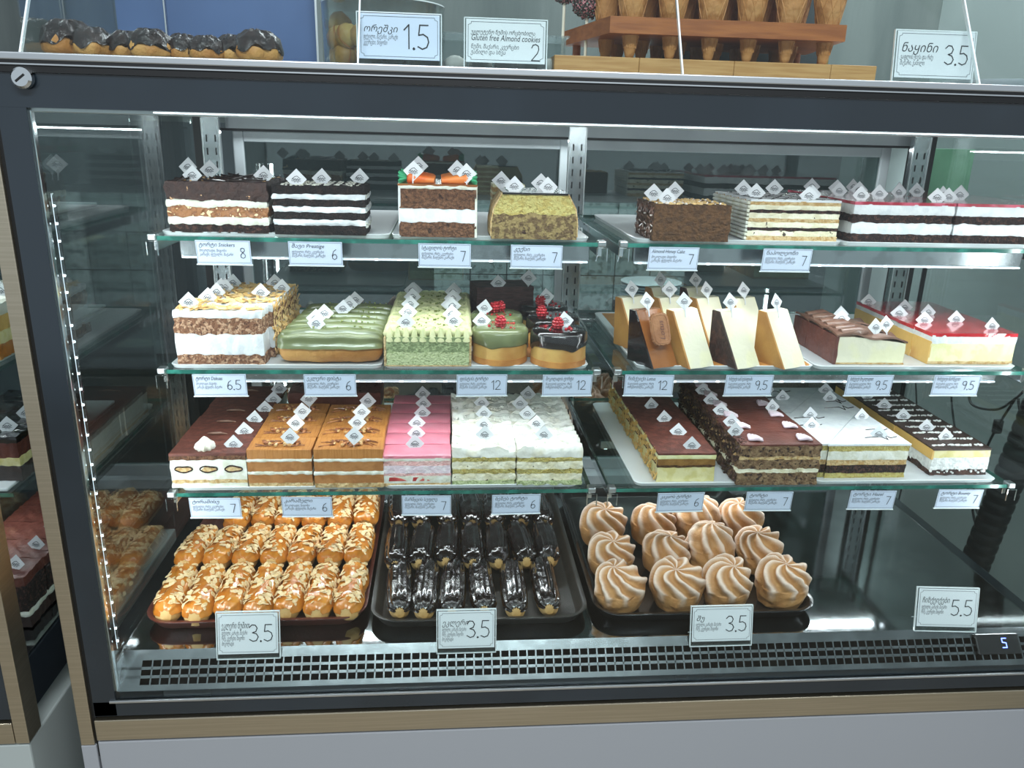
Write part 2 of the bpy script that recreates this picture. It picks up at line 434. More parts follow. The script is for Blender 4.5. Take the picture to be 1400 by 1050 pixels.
DIG = {'0': [[(.3, 1), (.08, .85), (0, .5), (.08, .15), (.3, 0), (.52, .15), (.6, .5), (.52, .85), (.3, 1)]],
       '1': [[(.05, .78), (.3, 1), (.3, 0)]],
       '2': [[(.02, .78), (.12, .95), (.32, 1), (.52, .9), (.56, .7), (.45, .45), (.02, .02), (.62, .02)]],
       '3': [[(.02, .85), (.2, 1), (.42, .98), (.54, .8), (.45, .6), (.22, .53), (.48, .46), (.6, .27), (.48, .06), (.25, 0), (.02, .12)]],
       '5': [[(.55, 1), (.12, 1), (.06, .58), (.3, .62), (.52, .5), (.58, .3), (.48, .08), (.25, 0), (.02, .1)]],
       '6': [[(.5, .98), (.22, .8), (.05, .4), (.08, .12), (.3, 0), (.52, .12), (.56, .33), (.42, .5), (.2, .48), (.06, .3)]],
       '7': [[(.02, 1), (.58, 1), (.25, 0)]],
       '8': [[(.3, .55), (.08, .72), (.12, .93), (.3, 1), (.5, .93), (.52, .72), (.3, .55), (.06, .32), (.08, .1), (.3, 0), (.52, .1), (.56, .32), (.3, .55)]],
       '9': [[(.55, .72), (.42, .52), (.2, .5), (.05, .68), (.1, .92), (.32, 1), (.5, .92), (.55, .72), (.52, .35), (.38, 0)]],
       '.': [[(.02, .0), (.06, .04), (.1, 0), (.06, -.03), (.02, 0)]]}
def figures(g, s, x, z, h, t, y):
    for ch in s:
        if ch == '.': x -= h*.02
        for st in DIG[ch]: g.ribbon([(x+a*h*.85, z+b*h) for a, b in st], t, y)
        x += h*(.62 if ch != '.' else .22) - (h*.18 if ch == '1' else 0)
    return x

def text_mesh(body, size, shear=.25, thin=0.0):
    c = bpy.data.curves.new('lettering', 'FONT'); c.body = body; c.size = size; c.shear = shear; c.resolution_u = 2; c.offset = thin
    c.space_line = .95
    o = bpy.data.objects.new('lettering_source', c); COL.objects.link(o)
    me = bpy.data.meshes.new_from_object(o.evaluated_get(bpy.context.evaluated_depsgraph_get()))
    bpy.data.objects.remove(o); bpy.data.curves.remove(c)
    return me
def text(body, size, x, z, y, mat, parent, tiltfix=True, name='lettering', maxw=None):
    me = text_mesh(body, size)
    if maxw and len(me.vertices):
        xs = [v.co.x for v in me.vertices]; wd = max(xs)-min(xs)
        if wd > maxw:
            for v in me.vertices: v.co.x *= maxw/wd
    me.materials.clear(); me.materials.append(MATS[mat]); me.name = name
    o = bpy.data.objects.new(name, me); COL.objects.link(o); o.parent = parent
    o.location = (x, y, z); o.rotation_euler = (PI/2, 0, 0)
    return o

# the paper diamond stuck in every slice
def make_topper():
    a = .0145; g = G()
    g.prism([(0, -a), (a, 0), (0, a), (-a, 0)], -.0003, .0003)
    g.box(-.0008, .0008, -.0012, -.0003, -.024, -.004)
    t = g.build('topper', 'topper', None, 0)
    e = G(); y = -.0006
    e.ribbon([(-.0052, .0008), (-.002, .0034), (.0012, .0042), (.0045, .0012)], .0009, y)
    e.ribbon([(-.006, -.0005), (-.0045, .0008), (-.003, -.0012), (-.0015, .0006), (0, -.0012), (.0018, .0006), (.003, -.0012), (.006, .0004)], .0010, y)
    e.ribbon([(-.0065, -.0022), (.006, -.0026)], .0009, y)
    e.ribbon([(-.003, -.004), (.003, -.0042)], .0008, y)
    e.build('emblem', 'emblem', t, 0)
    return t
TOPPER = make_topper()
_first = [True]
def add_topper(parent, x, y, z, rz=0, tilt=-.25, rx=0):
    if _first[0]: t = TOPPER; _first[0] = False
    else: t = clone(TOPPER)
    t.parent = parent; t.location = (x, y, z+.0075); t.rotation_euler = (tilt, rx, rz)
    return t

ORD = ['front', 'second', 'third', 'fourth', 'fifth', 'sixth', 'seventh', 'eighth']
def row(proto, n, X, Y0, d, z, lab, group, gap=.0008, jit=.0015, toppers=None, first_gap=0):
    """n slices one behind the other; proto is used for the front one. lab has a %s for the place"""
    out = []
    for i in range(n):
        o = proto if i == 0 else clone(proto)
        out.append(o)
        o.location = (X+(random.uniform(-jit, jit) if i else 0), Y0+d/2+i*(d+gap)+(first_gap if i else 0), z)
        o['label'] = lab % (ORD[i] if i < n-1 or n < 3 else 'rearmost'); o['group'] = group
    if toppers:
        for i, ts in enumerate(toppers[:n]):
            for t in (ts if isinstance(ts, list) else [ts]):
                add_topper(out[i], *t, rz=random.uniform(-.25, .25))
    return out

# ================================================================== the room
XL, XR = -.478, .967
ZD = .755                                   # deck
ZS = (1.349, 1.162, .976)                   # undersides of the trays on the three shelves
YS = (.150, .130, .114)                     # tray fronts
def struct(name, g, m, **k): return tag(g.build(name, m, None, **k), kind='structure')
struct('floor', G().box(-4, 4, -4, 3.2, -.05, 0), 'floorm')
struct('wall_back', G().box(-4, 4, 2.4, 2.5, 0, 3.2), 'wall')
struct('wall_right', G().box(1.36, 1.44, -.35, 2.4, 0, 3.2), 'wallright')
# concrete-look panel wall of the kitchen side close behind the counter
pw = struct('wall_partition', G().box(-.36, 3.2, 1.30, 1.34, 1.50, 2.9), 'wall')
struct('wall_kitchen', G().box(-3, 3.2, 1.75, 1.80, 0, 1.5), 'walldark')

# ================================================================== display case
case = thing('display_case', 'large glass-fronted refrigerated cake display case with slate frame and champagne steel trim', 'display case', (0, 0, 0))
g = G(); g.box(-.508, 1.02, -.001, .003, 1.511, 1.548); g.build('header_panel', 'slate', case, 0)
G().rbox(-.508, XL+.002, -.001, .004, .673, 1.511, .0005).build('frame_stile', 'slate', case, 0)
G().rbox(XR-.002, 1.005, -.001, .004, .673, 1.511, .0005).build('frame_stile', 'slate', case, 0)
G().box(-.508, 1.02, -.001, .003, .673, .697).build('frame_rail', 'slate', case, 0)
G().box(-.470, 1.02, .0025, .006, .7, .711).build('inner_rail', 'slate', case, 0)
G().rbox(-.484, 1.02, -.004, .0, .6965, .7005, .0008).build('rail_bead', 'alu', case, 0)
G().rbox(-.508, 1.05, -.006, .02, .634, .669, .0012).build('steel_strip', 'champagne', case, 0)
G().rbox(-.510, 1.05, -.002, .60, .02, .629, .003).build('body_panel', 'bodygrey', case, 0)
G().rbox(-.533, -.5135, -.003, .03, .624, 1.548, .0015).build('corner_post', 'champagne', case, 0)
G().rbox(-.534, -.5125, -.002, .03, .02, .6225, .0015).build('corner_post', 'bodygrey', case, 0)
G().box(-.5135, -.508, .002, .03, .60, 1.548).build('corner_seal', 'black', case, 0)
G().box(-.508, 1.02, .004, .012, .66, .71).build('rail_core', 'black', case, 0)
fg = G(); fg.box(XL-.01, XR+.01, .0005, .0025, .69, 1.53); fg.build('front_glass', 'glass_front', case, 0)
G().box(XL-.003, XL+.001, .004, .62, .745, 1.512).build('side_glass', 'glass_side', case, 0)
G().box(XR-.001, XR+.003, .004, .62, .75, 1.512).build('side_glass', 'glass_side', case, 0)
G().rbox(XL+.0005, XL+.0045, .003, .012, .712, 1.509, .001).build('corner_profile', 'chrome', case, 0)
G().rbox(XR-.0045, XR-.0005, .003, .012, .712, 1.509, .001).build('corner_profile', 'chrome', case, 0)
# worktop of the case, seen edge-on
top = thing('counter_top', 'pale glass worktop edge with black seams running along the top of the case', 'worktop', (0, 0, 0))
G().box(-.60, 1.10, -.004, .60, 1.5485, 1.5565).build('underlay', 'black', top, 0)
G().box(-.60, 1.10, -.006, .0, 1.5562, 1.5578).build('edge_trim', 'alu', top, 0)
G().box(-.60, 1.10, -.004, .60, 1.5578, 1.5612).build('seam', 'black', top, 0)
G().rbox(-.60, 1.10, -.005, .62, 1.5612, 1.5695, .0015).build('slab', 'alu', top, 0)
# lock
lk = G().lathe([(.0, .010), (.009, .010), (.0115, .007), (.0115, 0), (0, 0)], 24)
lo = lk.build('lock', 'chrome', case, 30); lo.location = tuple(at(33, 107, Y=-.004)); lo.rotation_euler = (PI/2, 0, 0)
sl = G().rbox(-.0065, .0065, -.0012, .0012, .0098, .0106, .0003).build('key_slot', 'black', lo, 0); sl.rotation_euler = (0, 0, .65)
# LED tubes in the corners, header LED line
def led_strip(g1, g2, p0, p1, n, r=.0012):
    for i in range(n):
        t = (i+.5)/n; c = [p0[k]+(p1[k]-p0[k])*t for k in range(3)]
        g2.rbox(c[0]-r, c[0]+r, c[1]-r, c[1]+r, c[2]-r, c[2]+r, .0004)
tb = G().rbox(-.4735, -.4675, .017, .023, .772, 1.415, .002).build('led_tube', 'acrylic', case, 0)
g = G(); led_strip(None, g, (-.4705, .02, .775), (-.4705, .02, 1.41), 30); tag(g.build('led_dots', 'led', tb, 0), kind='stuff')
G().box(-.4725, -.4720, .0195, .0205, .773, 1.414).build('led_board', 'ledsoft', tb, 0)
tb = G().rbox(.9555, .9635, .016, .024, .772, 1.415, .003).build('led_tube', 'acrylic', case, 0)
g = G(); led_strip(None, g, (.9595, .02, .775), (.9595, .02, 1.41), 30); tag(g.build('led_dots', 'led', tb, 0), kind='stuff')
hp = G().rbox(XL+.003, XR-.003, .006, .036, 1.5065, 1.514, .001).build('header_light', 'alu', case, 0)
g = G(); g.box(XL+.14, XR-.02, .0045, .0055, 1.5088, 1.5098); g.build('led_line', 'led', hp, 0)
# deck, front grille
dk = G(); dk.box(XL+.004, XR-.004, .04, .62, ZD-.006, ZD); dk.build('deck_panel', 'steel_deck', case, 0)
gl = thing('air_grille', None, None); gl.parent = case
for k in ('label', 'category'):
    if k in gl: del gl[k]
S0 = np.array([.04, .755]); S1 = np.array([.004, .711]); dS = S1-S0; nS = np.array([dS[1], -dS[0]])/np.linalg.norm(dS)
def slope(x0, x1, v0, v1, t=.0012):
    a, b = S0+dS*v0, S0+dS*v1; n_ = nS*t
    pts = [(a[0], a[1]), (b[0], b[1]), (b[0]-n_[0], b[1]-n_[1]), (a[0]-n_[0], a[1]-n_[1])]
    V = [(x, y, z) for x in (x0, x1) for y, z in pts]
    return V, [(0, 1, 2, 3), (7, 6, 5, 4), (0, 4, 5, 1), (1, 5, 6, 2), (2, 6, 7, 3), (3, 7, 4, 0)]
x0, x1 = XL+.004, XR-.004
for nm, v0, v1 in (('top_strip', 0, .26), ('bar', .42, .49), ('bar', .63, .70), ('bottom_strip', .86, 1.0)):
    g = G(); g.add(*slope(x0, x1, v0, v1)); g.build(nm, 'grille_steel', gl, 0)
nb = 103; xs0 = x0+.03
g = G(); g.add(*slope(x0, xs0, .26, .86)); g.build('end_plate', 'grille_steel', gl, 0)
for i in range(1, nb):
    xx = xs0+i*.0135
    if xx > x1-.01: break
    g = G(); g.add(*slope(xx, xx+.0022, .26, .86)); o = g.build('cross_bar', 'grille_steel', gl, 0)
g = G(); g.box(x0, x1, .006, .05, .66, .70); g.box(x0, x1, .045, .05, .70, .745); g.build('air_duct', 'black', gl, 0)
# temperature display
cdp = at(1362, 883, Y=.022)
ct = thing('temperature_display', 'small black digital controller with glowing blue character at grille', 'controller', (cdp[0], .022, .737))
ct.rotation_euler = (math.atan2(.044, .036)-PI/2+PI/2, 0, 0)
G().rbox(-.036, .036, -.016, .016, -.001, .004, .0015).build('housing', 'blackgloss', ct, 0)
g = G()
for a in (((-.003, .008), (.004, .008)), ((-.003, .008), (-.003, .002)), ((-.003, .002), (.003, .001)), ((.003, .001), (.003, -.006)), ((.003, -.006), (-.004, -.006))):
    g.ribbon(a, .0014)
o = g.build('digit', None, ct, 0); M('bluedigit', '#6f80ff', emit=5); o.data.materials.append(MATS['bluedigit']); o.rotation_euler = (-PI/2, 0, 0); o.location = (.010, 0, .0045)
# rear: posts, sliding doors
for xa, xb in ((-.440, -.410), (.231, .264), (.909, .942)):
    p_ = G().rbox(xa, xb, .55, .565, ZD, 1.512, .001).build('shelf_post', 'steel', case, 0)
    ge = G(); ge.box(xb-.0015, xb+.0008, .548, .551, ZD, 1.508); ge.box(xa-.0008, xa+.0012, .548, .551, ZD, 1.508); ge.build('post_edge', 'alu', p_, 0)
    g = G()
    for k in range(30): g.box((xa+xb)/2-.009, (xa+xb)/2-.0065, .549, .552, .80+k*.023, .812+k*.023); g.box((xa+xb)/2+.0065, (xa+xb)/2+.009, .549, .552, .80+k*.023, .812+k*.023)
    tag(g.build('bracket_slots', 'black', p_, 0), kind='stuff')
G().box(-.458, -.442, .56, .63, ZD, 1.512).build('rear_stile', 'black', case, 0)
G().box(.944, .960, .56, .63, ZD, 1.512).build('rear_stile', 'black', case, 0)
G().box(-.41, .93, .60, .66, 1.491, 1.5125).build('rear_header', 'doorframe', case, 0)
G().box(-.45, .96, .62, .68, 1.4865, 1.491).build('header_gap', 'black', case, 0)
G().box(-.45, .96, .60, .66, ZD-.005, .775).build('rear_sill', 'doorframe', case, 0)
for a, b, yy in ((-.405, .245, .622), (.235, .915, .640)):
    dr = thing('sliding_door', None, None); dr.parent = case
    for k in ('label', 'category'):
        if k in dr: del dr[k]
    G().rbox(a, a+.020, yy, yy+.014, .775, 1.4865, .002).build('door_stile', 'doorframe', dr, 0)
    G().rbox(b-.020, b, yy, yy+.014, .775, 1.4865, .002).build('door_stile', 'doorframe', dr, 0)
    G().rbox(a+.02, b-.02, yy, yy+.014, 1.467, 1.4865, .002).build('door_rail', 'doorframe', dr, 0)
    G().rbox(a+.02, b-.02, yy, yy+.014, .775, .80, .002).build('door_rail', 'doorframe', dr, 0)
    G().box(a+.02, b-.02, yy+.005, yy+.009, .80, 1.467).build('door_glass', 'glass_rear', dr, 0)
G().box(-.508, 1.0, .62, .68, .02, .75).build('rear_panel', 'bodygrey', case, 0)
G().rbox(XR+.004, XR+.030, .004, .62, .70, .748, .003).build('side_rail', 'slate', case, 0)
G().rbox(XL-.03, XL-.004, .004, .62, .70, .748, .003).build('side_rail', 'slate', case, 0)
G().box(XL+.001, XL+.005, .012, .62, .70, .752).build('deck_edge', 'steel', case, 0)
G().box(XR-.005, XR-.001, .012, .62, .70, .752).build('deck_edge', 'steel', case, 0)

# ---- glass shelves
def shelf(X0, X1, k, label):
    z = ZS[k]-.006; y0 = YS[k]-.006; y1 = .545
    s = thing('glass_shelf', label, 'shelf', ((X0+X1)/2, y0, z))
    cx = (X0+X1)/2; hw = (X1-X0)/2
    V = [(-hw, 0, 0), (hw, 0, 0), (hw, y1-y0, 0), (-hw, y1-y0, 0), (-hw, 0, .006), (hw, 0, .006), (hw, y1-y0, .006), (-hw, y1-y0, .006)]
    g = G(); g.add(V, [(3, 2, 1, 0), (4, 5, 6, 7)], 0); g.add(V, [(0, 1, 5, 4), (1, 2, 6, 5), (2, 3, 7, 6), (3, 0, 4, 7)], 1)
    g.build('pane', None, s, 0, mats=['glass_shelf', 'glass_edge'])
    for sx in (-1, 1):
        xx = sx*(hw-.001)
        b = G().rbox(xx-.003, xx+.003, .012, .55-y0, -.016, -.001, .001).build('bracket', 'chrome', s, 0)
        c = G(); c.rbox(xx-.006, xx+.006, -.004, .012, .0, .009, .002); c.build('clip', 'alu', b, 0)
        c = G(); c.tube([(xx-.0075, -.005, -.020), (xx-.0075, -.005, -.001), (xx+.0075, -.005, -.001), (xx+.0075, -.005, -.020)], .0009, 6); c.build('wire_stop', 'chrome', b, 30)
    if k < 2:
        yb = .18-y0
        lb = G().rbox(-hw+.025, hw-.012, yb, yb+.010, -.027, -.002, .0015).build('light_bar', 'steel', s, 0)
        g = G(); g.rbox(-hw+.027, hw-.014, yb-.003, yb+.004, -.0295, -.0265, .001); g.build('diffuser', 'ledsoft', lb, 0)
        g = G(); n = 18
        for i in range(n):
            xx = -hw+.035+(2*hw-.06)*i/(n-1); g.rbox(xx-.0025, xx+.0025, yb-.0036, yb-.002, -.029, -.0268, .0004)
        tag(g.build('led_dots', 'led', lb, 0), kind='stuff')
    else:
        yb = .332-y0
        lb = G().rbox(-hw+.025, hw-.012, yb-.006, yb+.006, -.018, -.002, .0015).build('light_bar', 'steel', s, 0)
        g = G(); n = 26
        for i in range(n):
            xx = -hw+.035+(2*hw-.06)*i/(n-1); g.rbox(xx-.0028, xx+.0028, yb-.003, yb+.003, -.0195, -.0175, .0004)
        tag(g.build('led_dots', 'led', lb, 0), kind='stuff')
    return s
names = ('top', 'middle', 'lowest')
for k in range(3):
    shelf(-.405, .226, k, '%s glass shelf in the left half of the case' % names[k])
    shelf(.256, .912, k, '%s glass shelf in the right half of the case' % names[k])

# ---- white trays
def tray(xa, xb, k, label, yb=.50, mat='tray_white'):
    y0 = YS[k]; hw = (xb-xa)/2; d = yb-y0
    t = thing('serving_tray', label, 'tray', ((xa+xb)/2, y0, ZS[k]+.0002), 0, 'white serving trays on the shelves')
    r = .012; pts = []
    for cx, cy, a0 in ((hw-r, d-r, 0), (-hw+r, d-r, PI/2), (-hw+r, r, PI), (hw-r, r, 1.5*PI)):
        for q in range(5): a = a0+q*PI/8; pts.append((cx+r*math.cos(a), cy+r*math.sin(a)))
    n = len(pts)
    def ring(s, z):
        return [(x*s if True else x, (y-d/2)*s+d/2, z) for x, y in pts]
    V = ring(.985, 0)+ring(1.0, .0055)+ring(.992, .0062)+ring(.97, .0042)
    Fc = [tuple(range(n))[::-1], tuple(range(3*n, 4*n))]+[(a*n+i, a*n+(i+1) % n, (a+1)*n+(i+1) % n, (a+1)*n+i) for a in range(3) for i in range(n)]
    G().add(V, Fc).build('plate', mat, t, 50)
    return t
TZ = [z+.0046 for z in ZS]
tray(-.395, -.079, 0, 'white tray under the nut-layer and black-and-white cakes')
tray(-.077, .208, 0, 'white tray under the carrot cake and marbled loaf')
tray(.275, .590, 0, 'white tray under the honey cake and cream-sided cake')
tray(.592, .900, 0, 'white tray under the red-topped black and white cakes')
tray(-.395, -.093, 1, 'white tray under the almond-flaked cake and green eclairs')
tray(-.091, .214, 1, 'white tray under the pistachio cake and round mini cakes')
tray(.287, .565, 1, 'white tray under the upright cheesecake wedges')
tray(.567, .895, 1, 'white tray under the red-jelly cheesecake')
tray(-.395, -.097, 2, 'white tray under the tiramisu and caramel cakes')
tray(-.095, .206, 2, 'white tray under the pink and meringue cakes')
tray(.294, .583, 2, 'white tray under the cocoa-topped and chocolate-flake cakes')
tray(.585, .892, 2, 'white tray under the zigzag and coconut-striped cakes')

# ================================================================== cakes, top shelf
rng = random.Random(11)
def px_x(px, py, k, Y): return at(px, py, Y=Y)[0]
def tz(i, j, h):  # topper x from its pixel, for the slice plane
    return 0
def cakeroot(name='cake_slice', cat='cake slice', loc=(0, 0, 0)):
    return thing(name, 'x', cat, loc)
def rnd_top(w, d, z, n, r, margin=.004, cx=0, cy=0):
    return [(cx+r.uniform(-w/2+margin, w/2-margin), cy+r.uniform(-d/2+margin, d/2-margin), z) for _ in range(n)]
def front_pts(w, h, y, n, r): return [(r.uniform(-w/2, w/2), y, r.uniform(.003, h-.003), (PI/2, 0, 0)) for _ in range(n)]
def side_pts(d, h, x, n, r, sgn=-1): return [(x, r.uniform(-d/2, d/2), r.uniform(.002, h-.001), (0, sgn*PI/2, 0)) for _ in range(n)]

# A nut, caramel and cream layer cake with chocolate top
w_, d_, h_ = .135, .032, .069
a = cakeroot()
layers_on(a, w_, d_, h_, [('sponge_layer', .17, 'crumb_dark', 0, .7, 1.2), ('cream_layer', .15, 'cream', .5, .9, 1.6), ('caramel_nut_layer', .2, 'caramel_nut', .2, .9, 1.6), ('cream_layer', .13, 'cream', .6, .9, 1.4), ('chocolate_nut_layer', .36, 'choc_nut', 1.2, 1.1, .6)], 3)
scatter('chocolate_drizzle', 'choc', shard_shape(.02, .004, .0015), rnd_top(w_, d_, h_+.001, 12, rng), a, rng, tilt=.2)
scatter('chopped_nuts', 'nut', LUMP, rnd_top(w_, d_, h_, 7, rng), a, rng, .4, .8)
row(a, 4, -.314, .150, d_, TZ[0], '%s slice of the chocolate-topped nut and caramel layer cake at upper left', 'nut and caramel cake slices', toppers=[(-.035, 0, h_), (.055, 0, h_), (-.03, .006, h_+.004), (-.07, 0, h_+.006)])
# B black sponge with white cream
w_, d_, h_ = .126, .030, .067
a = cakeroot()
L = []
for i, (fr, m) in enumerate(((.2, 0), (.12, 1), (.15, 0), (.12, 1), (.15, 0), (.1, 1), (.17, 0))):
    L.append(('cream_layer' if m else 'sponge_layer', fr, 'cream_white' if m else 'crumb_black', .8 if m else 0, .9, .8))
layers_on(a, w_, d_, h_, L, 5)
scatter('cream_crumbs', 'cream', LUMP, rnd_top(w_*.9, d_, h_, 60, rng)+[(w_/2+.0005, rng.uniform(-d_/2, d_/2), rng.uniform(.01, h_-.004)) for _ in range(10)], a, rng, .3, .7)
row(a, 3, -.175, .145, d_, TZ[0], '%s slice of the black sponge cake with three white cream stripes', 'black and white striped cake slices', toppers=[(-.032, 0, h_), (-.002, 0, h_), (.05, 0, h_)])
# C carrot cake
w_, d_, h_ = .110, .030, .074
a = cakeroot()
layers_on(a, w_-.004, d_, h_-.003, [('sponge_layer', .31, 'crumb_brown', 0, .9, 1.4), ('cream_layer', .28, 'cream_white', .3, .3, 1.2), ('sponge_layer', .40, 'crumb_brown', .3, .9, .8), ('cream_layer', .07, 'cream', .8, .3, .4)], 8)
mesh('cream_coat', *slab(.003, d_+.001, .0, h_-.003, 2, .0004, warp=lambda P: P+np.array([w_/2-.0015, 0, 0])), 'cream', a)
mesh('cream_coat', *slab(.003, d_+.001, .0, h_-.003, 4, .0004, warp=lambda P: P-np.array([w_/2-.0015, 0, 0])), 'cream_white', a)
mesh('caramel_glaze', *slab(w_+.001, d_+.001, h_-.004, h_-.001, 4, .0003), 'caramel_sauce', a)
for s in (-1, 1):
    n = 10; P = [(s*(.043-.038*i/n), 0, h_+.006-.003*i/n) for i in range(n+1)]
    R = [.0055]+[.0085*(1-.55*i/n)*(1+.06*(i % 2)) for i in range(1, n+1)]
    c_ = G().tube(P, R, 12).build('marzipan_carrot', 'orange', a, 60)
    g = G()
    for q in range(7): 
        an = q*.9; g.tube([(s*.042, 0, h_+.006), (s*.050, .004*math.cos(an), h_+.006+.004*math.sin(an)), (s*.055, .009*math.cos(an), h_+.006+.008*math.sin(an))], [.0015, .0028, .0008], 6)
    g.build('leaves', 'leaf', c_, 60)
row(a, 4, -.011, .142, d_, TZ[0], '%s slice of the carrot cake topped with two orange marzipan carrots', 'carrot cake slices', toppers=[[(-.034, -.004, h_+.008), (.040, -.004, h_+.006)], [(.028, -.002, h_+.009)], [(-.030, 0, h_+.012)], []])
# D marbled loaf slices with rounded shoulders
def loafwarp(w, h):
    def f(P):
        P = P.copy(); t = np.clip((P[:, 2]-h*.45)/(h*.55), 0, 1); P[:, 0] *= 1-.24*t**1.7; return P
    return f
w_, d_, h_ = .122, .034, .063
a = cakeroot('loaf_slice', 'cake slice'); wf = loafwarp(w_, h_)
layers_on(a, w_, d_, h_, [('speckled_crumb', .55, 'crumb_speck', 0, .5, 2.0), ('yellow_cream', .43, 'crumb_yellow', .1, .3, .3)], 12, wf, .004)
mesh('chocolate_glaze', *slab(w_*1.02, d_+.003, h_-.001, h_+.0015, 3, .0005, warp=lambda P: np.stack([P[:, 0]*.74, P[:, 1], P[:, 2]], 1)), 'choc_gloss', a)
for s in (-1, 1):
    V, Fc = slab(.0016, d_+.002, h_*.06, h_*1.0, 6, .0003, res=.003)
    V[:, 0] = s*(w_/2*(1-.24*np.clip((V[:, 2]-h_*.45)/(h_*.55), 0, 1)**1.7)+.0004)+V[:, 0]
    mesh('crust', V, Fc, 'crumb_tan', a)
row(a, 3, .125, .134, d_, TZ[0], '%s slice of the round-shouldered marbled loaf with a dark glazed top', 'marbled loaf slices', gap=.003, jit=.003, toppers=[[(-.028, .006, h_+.001), (.020, .004, h_+.001)], [(.014, 0, h_+.004)], [(-.045, .004, h_+.004)]])
g = cakeroot('layered_slice')
layers_on(g, .05, .06, .066, [('wafer_layer', 1, 'crumb_tan', .4, .5, .3), ('cream_layer', .6, 'cream_yellow', 0, .4, .3)]*6, 4)
tag(g, 'small pale many-layered slice standing behind the marbled loaf', 'cake slice'); g.location = (.098, .30, TZ[0])
# E chocolate honey cake with nut crumbs
w_, d_, h_ = .113, .033, .052
a = cakeroot()
layers_on(a, w_, d_, h_, [('honey_layer', 1, 'crumb_honey', .25, .4, .5)]*4, 21)
scatter('nut_crumbs', 'almond_toast', LUMP, rnd_top(w_, d_, h_, 55, rng), a, rng, .5, 1.0)
scatter('sugar_crumbs', 'sugar', LUMP, rnd_top(w_, d_, h_+.001, 25, rng), a, rng, .3, .6)
scatter('chocolate_flakes', 'choc_milk', SHARD, side_pts(d_, h_, -w_/2-.001, 30, rng), a, rng, .4, .8, .6)
scatter('sugar_flakes', 'sugar', SHARD, side_pts(d_, h_, -w_/2-.002, 12, rng), a, rng, .2, .5, .6)
row(a, 3, .353, .138, d_, TZ[0], '%s slice of the brown honey cake with nut crumbs on top', 'honey cake slices', toppers=[[(-.034, .002, h_)], [(-.045, 0, h_+.004)], [(-.004, 0, h_+.006)]])
# F cream-sided cake with thin chocolate layers
w_, d_, h_ = .138, .031, .058
a = cakeroot()
layers_on(a, w_, d_, h_, [('sponge_layer', .12, 'crumb_tan', 0, .4, .5), ('cream_layer', .13, 'cream_speck', .3, .5, .6), ('chocolate_layer', .08, 'crumb_dark', .1, .4, .6), ('cream_layer', .13, 'cream_speck', .3, .5, .6), ('sponge_layer', .09, 'crumb_tan', .2, .4, .6), ('cream_layer', .13, 'cream_speck', .3, .4, .6), ('chocolate_layer', .08, 'crumb_dark', .1, .4, .6), ('cream_layer', .11, 'cream_speck', .3, .4, .6), ('sponge_layer', .1, 'crumb_tan', .2, .4, .6)], 31)
mesh('cream_top', *slab(w_, d_+.001, h_-.001, h_+.002, 4, .0004), 'cream_white', a)
g = G()
for i in range(10): g.rbox(-w_/2-.004, -w_/2+.001, -d_/2, d_/2, .001+i*.0057, .0057+i*.0057, .0018)
g.build('cream_ridges', 'cream', a)['kind'] = 'stuff'
g = G()
for i in range(7): x = -w_*.42+i*w_*.14; g.tube([(x, -d_/2, h_+.002), (x+.012, 0, h_+.0026), (x-.004, d_/2, h_+.002)], .0006, 5)
g.build('chocolate_lines', 'choc', a)['kind'] = 'stuff'
row(a, 5, .514, .160, d_, TZ[0], '%s slice of the cream-coated cake with thin dark chocolate layers', 'thin-layered cream cake slices', toppers=[[(.025, .0, h_)], [(-.046, -.004, h_+.001), (.045, 0, h_)], [(-.052, 0, h_+.004)], [(.010, 0, h_+.004)], []])
# G red-topped black and white cake, two columns
w_, d_, h_ = .156, .040, .056
a = cakeroot()
layers_on(a, w_, d_, h_, [('sponge_layer', .22, 'crumb_dark', .1, .9, 1.0), ('cream_layer', .29, 'cream_white', .9, .3, 1.0), ('sponge_layer', .21, 'crumb_dark', 0, .9, 1.0), ('cream_layer', .27, 'cream_white', .9, .3, .4)], 41)
mesh('red_glaze', *slab(w_+.002, d_+.001, h_-.001, h_+.0035, 9, .0006), 'red_glaze', a)
b = clone(a)
row(a, 6, .684, .163, d_, TZ[0], '%s slice in the left column of the red-glazed black and white cake', 'left column of red-glazed slices', toppers=[[(.060, .0, h_+.003), (-.055, .01, h_+.003)], [(-.01, 0, h_+.004)], [(.045, 0, h_+.004), (-.05, .01, h_+.004)], [(.0, 0, h_+.004), (.07, 0, h_+.004)], [(-.02, 0, h_+.004), (-.06, .01, h_+.005)], [(.03, 0, h_+.004)]])
row(b, 6, .845, .163, d_, TZ[0], '%s slice in the right column of the red-glazed black and white cake', 'right column of red-glazed slices', toppers=[[(-.075, .012, h_+.003)], [(-.065, .0, h_+.004), (-.03, .012, h_+.004)], [(-.01, .0, h_+.004)], [(-.06, 0, h_+.004)], [], []])

# ================================================================== cakes, middle shelf
# H almond-flaked cake
w_, d_, h_ = .122, .038, .080
a = cakeroot()
layers_on(a, w_, d_, h_, [('sponge_layer', .2, 'crumb_walnut', .2, 1.1, 1.4), ('cream_layer', .38, 'cream_white', 1.1, .7, 1.8), ('sponge_layer', .29, 'crumb_walnut', 0, 1.1, 1.0), ('cream_layer', .13, 'cream_white', .8, .6, .4)], 51, res=.0035)
b = clone(a)
scatter('almond_flakes', 'almond_toast', SHARD, rnd_top(w_, d_, h_+.001, 70, rng), a, rng, .6, 1.2, .35)
scatter('almond_flakes', 'almond_toast', SHARD, rnd_top(w_, d_, h_+.001, 80, rng)+side_pts(d_+.004, h_, w_/2+.001, 60, rng, 1), b, rng, .6, 1.2, .45)
a.location = (-.322, .151, TZ[1]); tag(a, 'front slice of the almond-flaked cream and nut sponge cake, a little apart', 'cake slice', 'almond-flaked cake slices')
